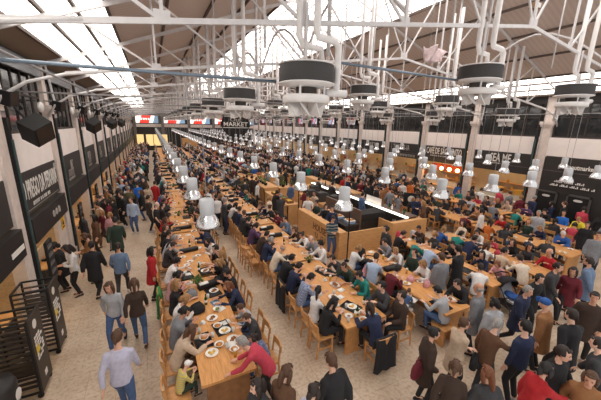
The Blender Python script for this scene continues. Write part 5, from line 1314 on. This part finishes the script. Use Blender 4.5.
# empty chairs seen at the tables
for x, y, f, lab in ((2.95, 9.5, 0, 'empty wooden chair pulled back left of the second-row table, nearest of three'), (2.9, 10.15, 0, 'empty wooden chair pulled back left of the second-row table, middle of three'), (2.9, 10.8, 0, 'empty wooden chair pulled back left of the second-row table, farthest of three'),
                     (9.5, 8.9, 0, 'empty wooden chair by the plywood counter block, left one'), (10.2, 8.75, 0, 'empty wooden chair by the plywood counter block, right one'), (12.6, 5.35, 90, 'empty wooden chair in front of the sixth-row table')):
    CH.put((x, y, 0), math.radians(f), lab, 'wooden chairs at the tables')
coat_drape((9.5, 8.9, 0), 0, CL['rose'], 'rose-coloured coat on the empty chair by the plywood counter block, left one'); coat_drape((10.2, 8.75, 0), 0, CL['light grey'], 'light grey coat on the empty chair by the plywood counter block, right one')
# high chair and pushchairs
p = near_p('toddler in a blue top')
t = empty('high_chair', (p['x'], p['y'], 0), 'white plastic high chair with a toddler at the third-row table', 'high chair', None, p['a'])
MB().box(-.17, .17, -.17, .17, .5, .54).build('seat', PLATE, t); q = MB()
q.loft([[(-.2 - .03 * math.cos(u) * 0, .18 * math.sin(u), z) for u in (-1.3, -.6, 0, .6, 1.3)] + [(-.165, .17 * math.sin(u), z) for u in (1.3, .6, 0, -.6, -1.3)] for z in (.52, .8)]); q.build('backrest', PLATE, t)
MB().box(.14, .38, -.2, .2, .72, .745).build('tray', PLATE, t)
for sx in (-1, 1):
    for sy in (-1, 1): MB().tube([(sx * .15, sy * .15, .5), (sx * .25, sy * .25, 0)], .018, 8).build('leg', PLATE, t)
def pram(loc, rz, lab, m):
    t = empty('pushchair', loc, lab, 'pushchair', 'pushchairs', rz)
    for sx, sy, r_ in ((.36, .2, .11), (.36, -.2, .11), (-.3, .26, .14), (-.3, -.26, .14)):
        w = MB().lathe([(r_ * .3, -.02), (r_ * .8, -.025), (r_, 0), (r_ * .8, .025), (r_ * .3, .02)], 16).build('wheel', BLACK, t, True); w.location = (sx, sy, r_); w.rotation_euler = (PI / 2, 0, 0)
    for sy in (-.22, .22): MB().tube([(.36, sy, .12), (-.05, sy, .55), (-.5, sy, 1.02)], .016, 6).build('frame_tube', BRONZE, t); MB().tube([(-.3, sy, .14), (.05, sy, .5), (.2, sy, .6)], .016, 6).build('frame_tube', BRONZE, t)
    MB().tube([(-.5, -.22, 1.02), (-.54, 0, 1.05), (-.5, .22, 1.02)], .02, 6).build('handlebar', BLACK, t)
    q = MB(); q.loft([[(.3, y, .45), (.1, y, .42), (-.22, y, .5), (-.4, y, .85), (-.35, y, .87), (-.17, y, .56), (.1, y, .48), (.3, y, .5)] for y in (-.2, .2)]); q.build('seat', m, t)
    q = MB(); 
    vs, fs, n = [], [], 8
    for j in range(7):
        a = math.radians(15 + j * 17)
        for i in range(n):
            tt = PI * i / (n - 1); rad = .36 * (.15 + .85 * math.sin(tt) ** .6); vs.append((-.18 - rad * math.cos(a), -.23 * math.cos(tt), .68 + rad * math.sin(a)))
    for j in range(6):
        for i in range(n - 1): fs.append((j * n + i, j * n + i + 1, j * n + n + i + 1, j * n + n + i))
    q.add(vs, fs); o = q.build('hood', CL['black'], t, True); md = o.modifiers.new('thick', 'SOLIDIFY'); md.thickness = .015
    MB().box(-.25, .2, -.18, .18, .2, .32).build('basket', CL['charcoal'], t)
    MB().ell((.02, 0, .56), (.26, .17, .08), 12, 6).build('blanket', CL['blue'], t, True)
PX_ = PRAMS
pram((PX_[0][0], PX_[0][1], 0), math.radians(250), 'black pushchair with a blue blanket standing near the right crowd', CL['light grey'])
pram((PX_[1][0], PX_[1][1], 0), math.radians(200), 'dark navy pushchair between the nearest second-row and third-row tables', CL['navy'])
# ------------------------------------------------------------------ light and camera
w = D.worlds.new('World'); SC.world = w; w.use_nodes = True
bg = w.node_tree.nodes['Background']; bg.inputs[0].default_value = (1, .97, .94, 1); bg.inputs[1].default_value = .6
cd = D.cameras.new('camera'); co = D.objects.new('camera', cd); COL.objects.link(co)
cd.sensor_width = 36; cd.lens = CAM_F / 601 * 36; cd.clip_start = .05; cd.clip_end = 300
r, u, f = [Vector(v) for v in CAM_M]
co.matrix_world = Matrix(((r.x, u.x, -f.x, 0), (r.y, u.y, -f.y, 0), (r.z, u.z, -f.z, CAM_H), (0, 0, 0, 1)))
SC.camera = co
vs_ = SC.view_settings; vs_.view_transform = 'Standard'; vs_.look = 'None'; vs_.exposure = .66; vs_.gamma = 1; vs_.use_curve_mapping = False
SC.cycles.use_denoising = True
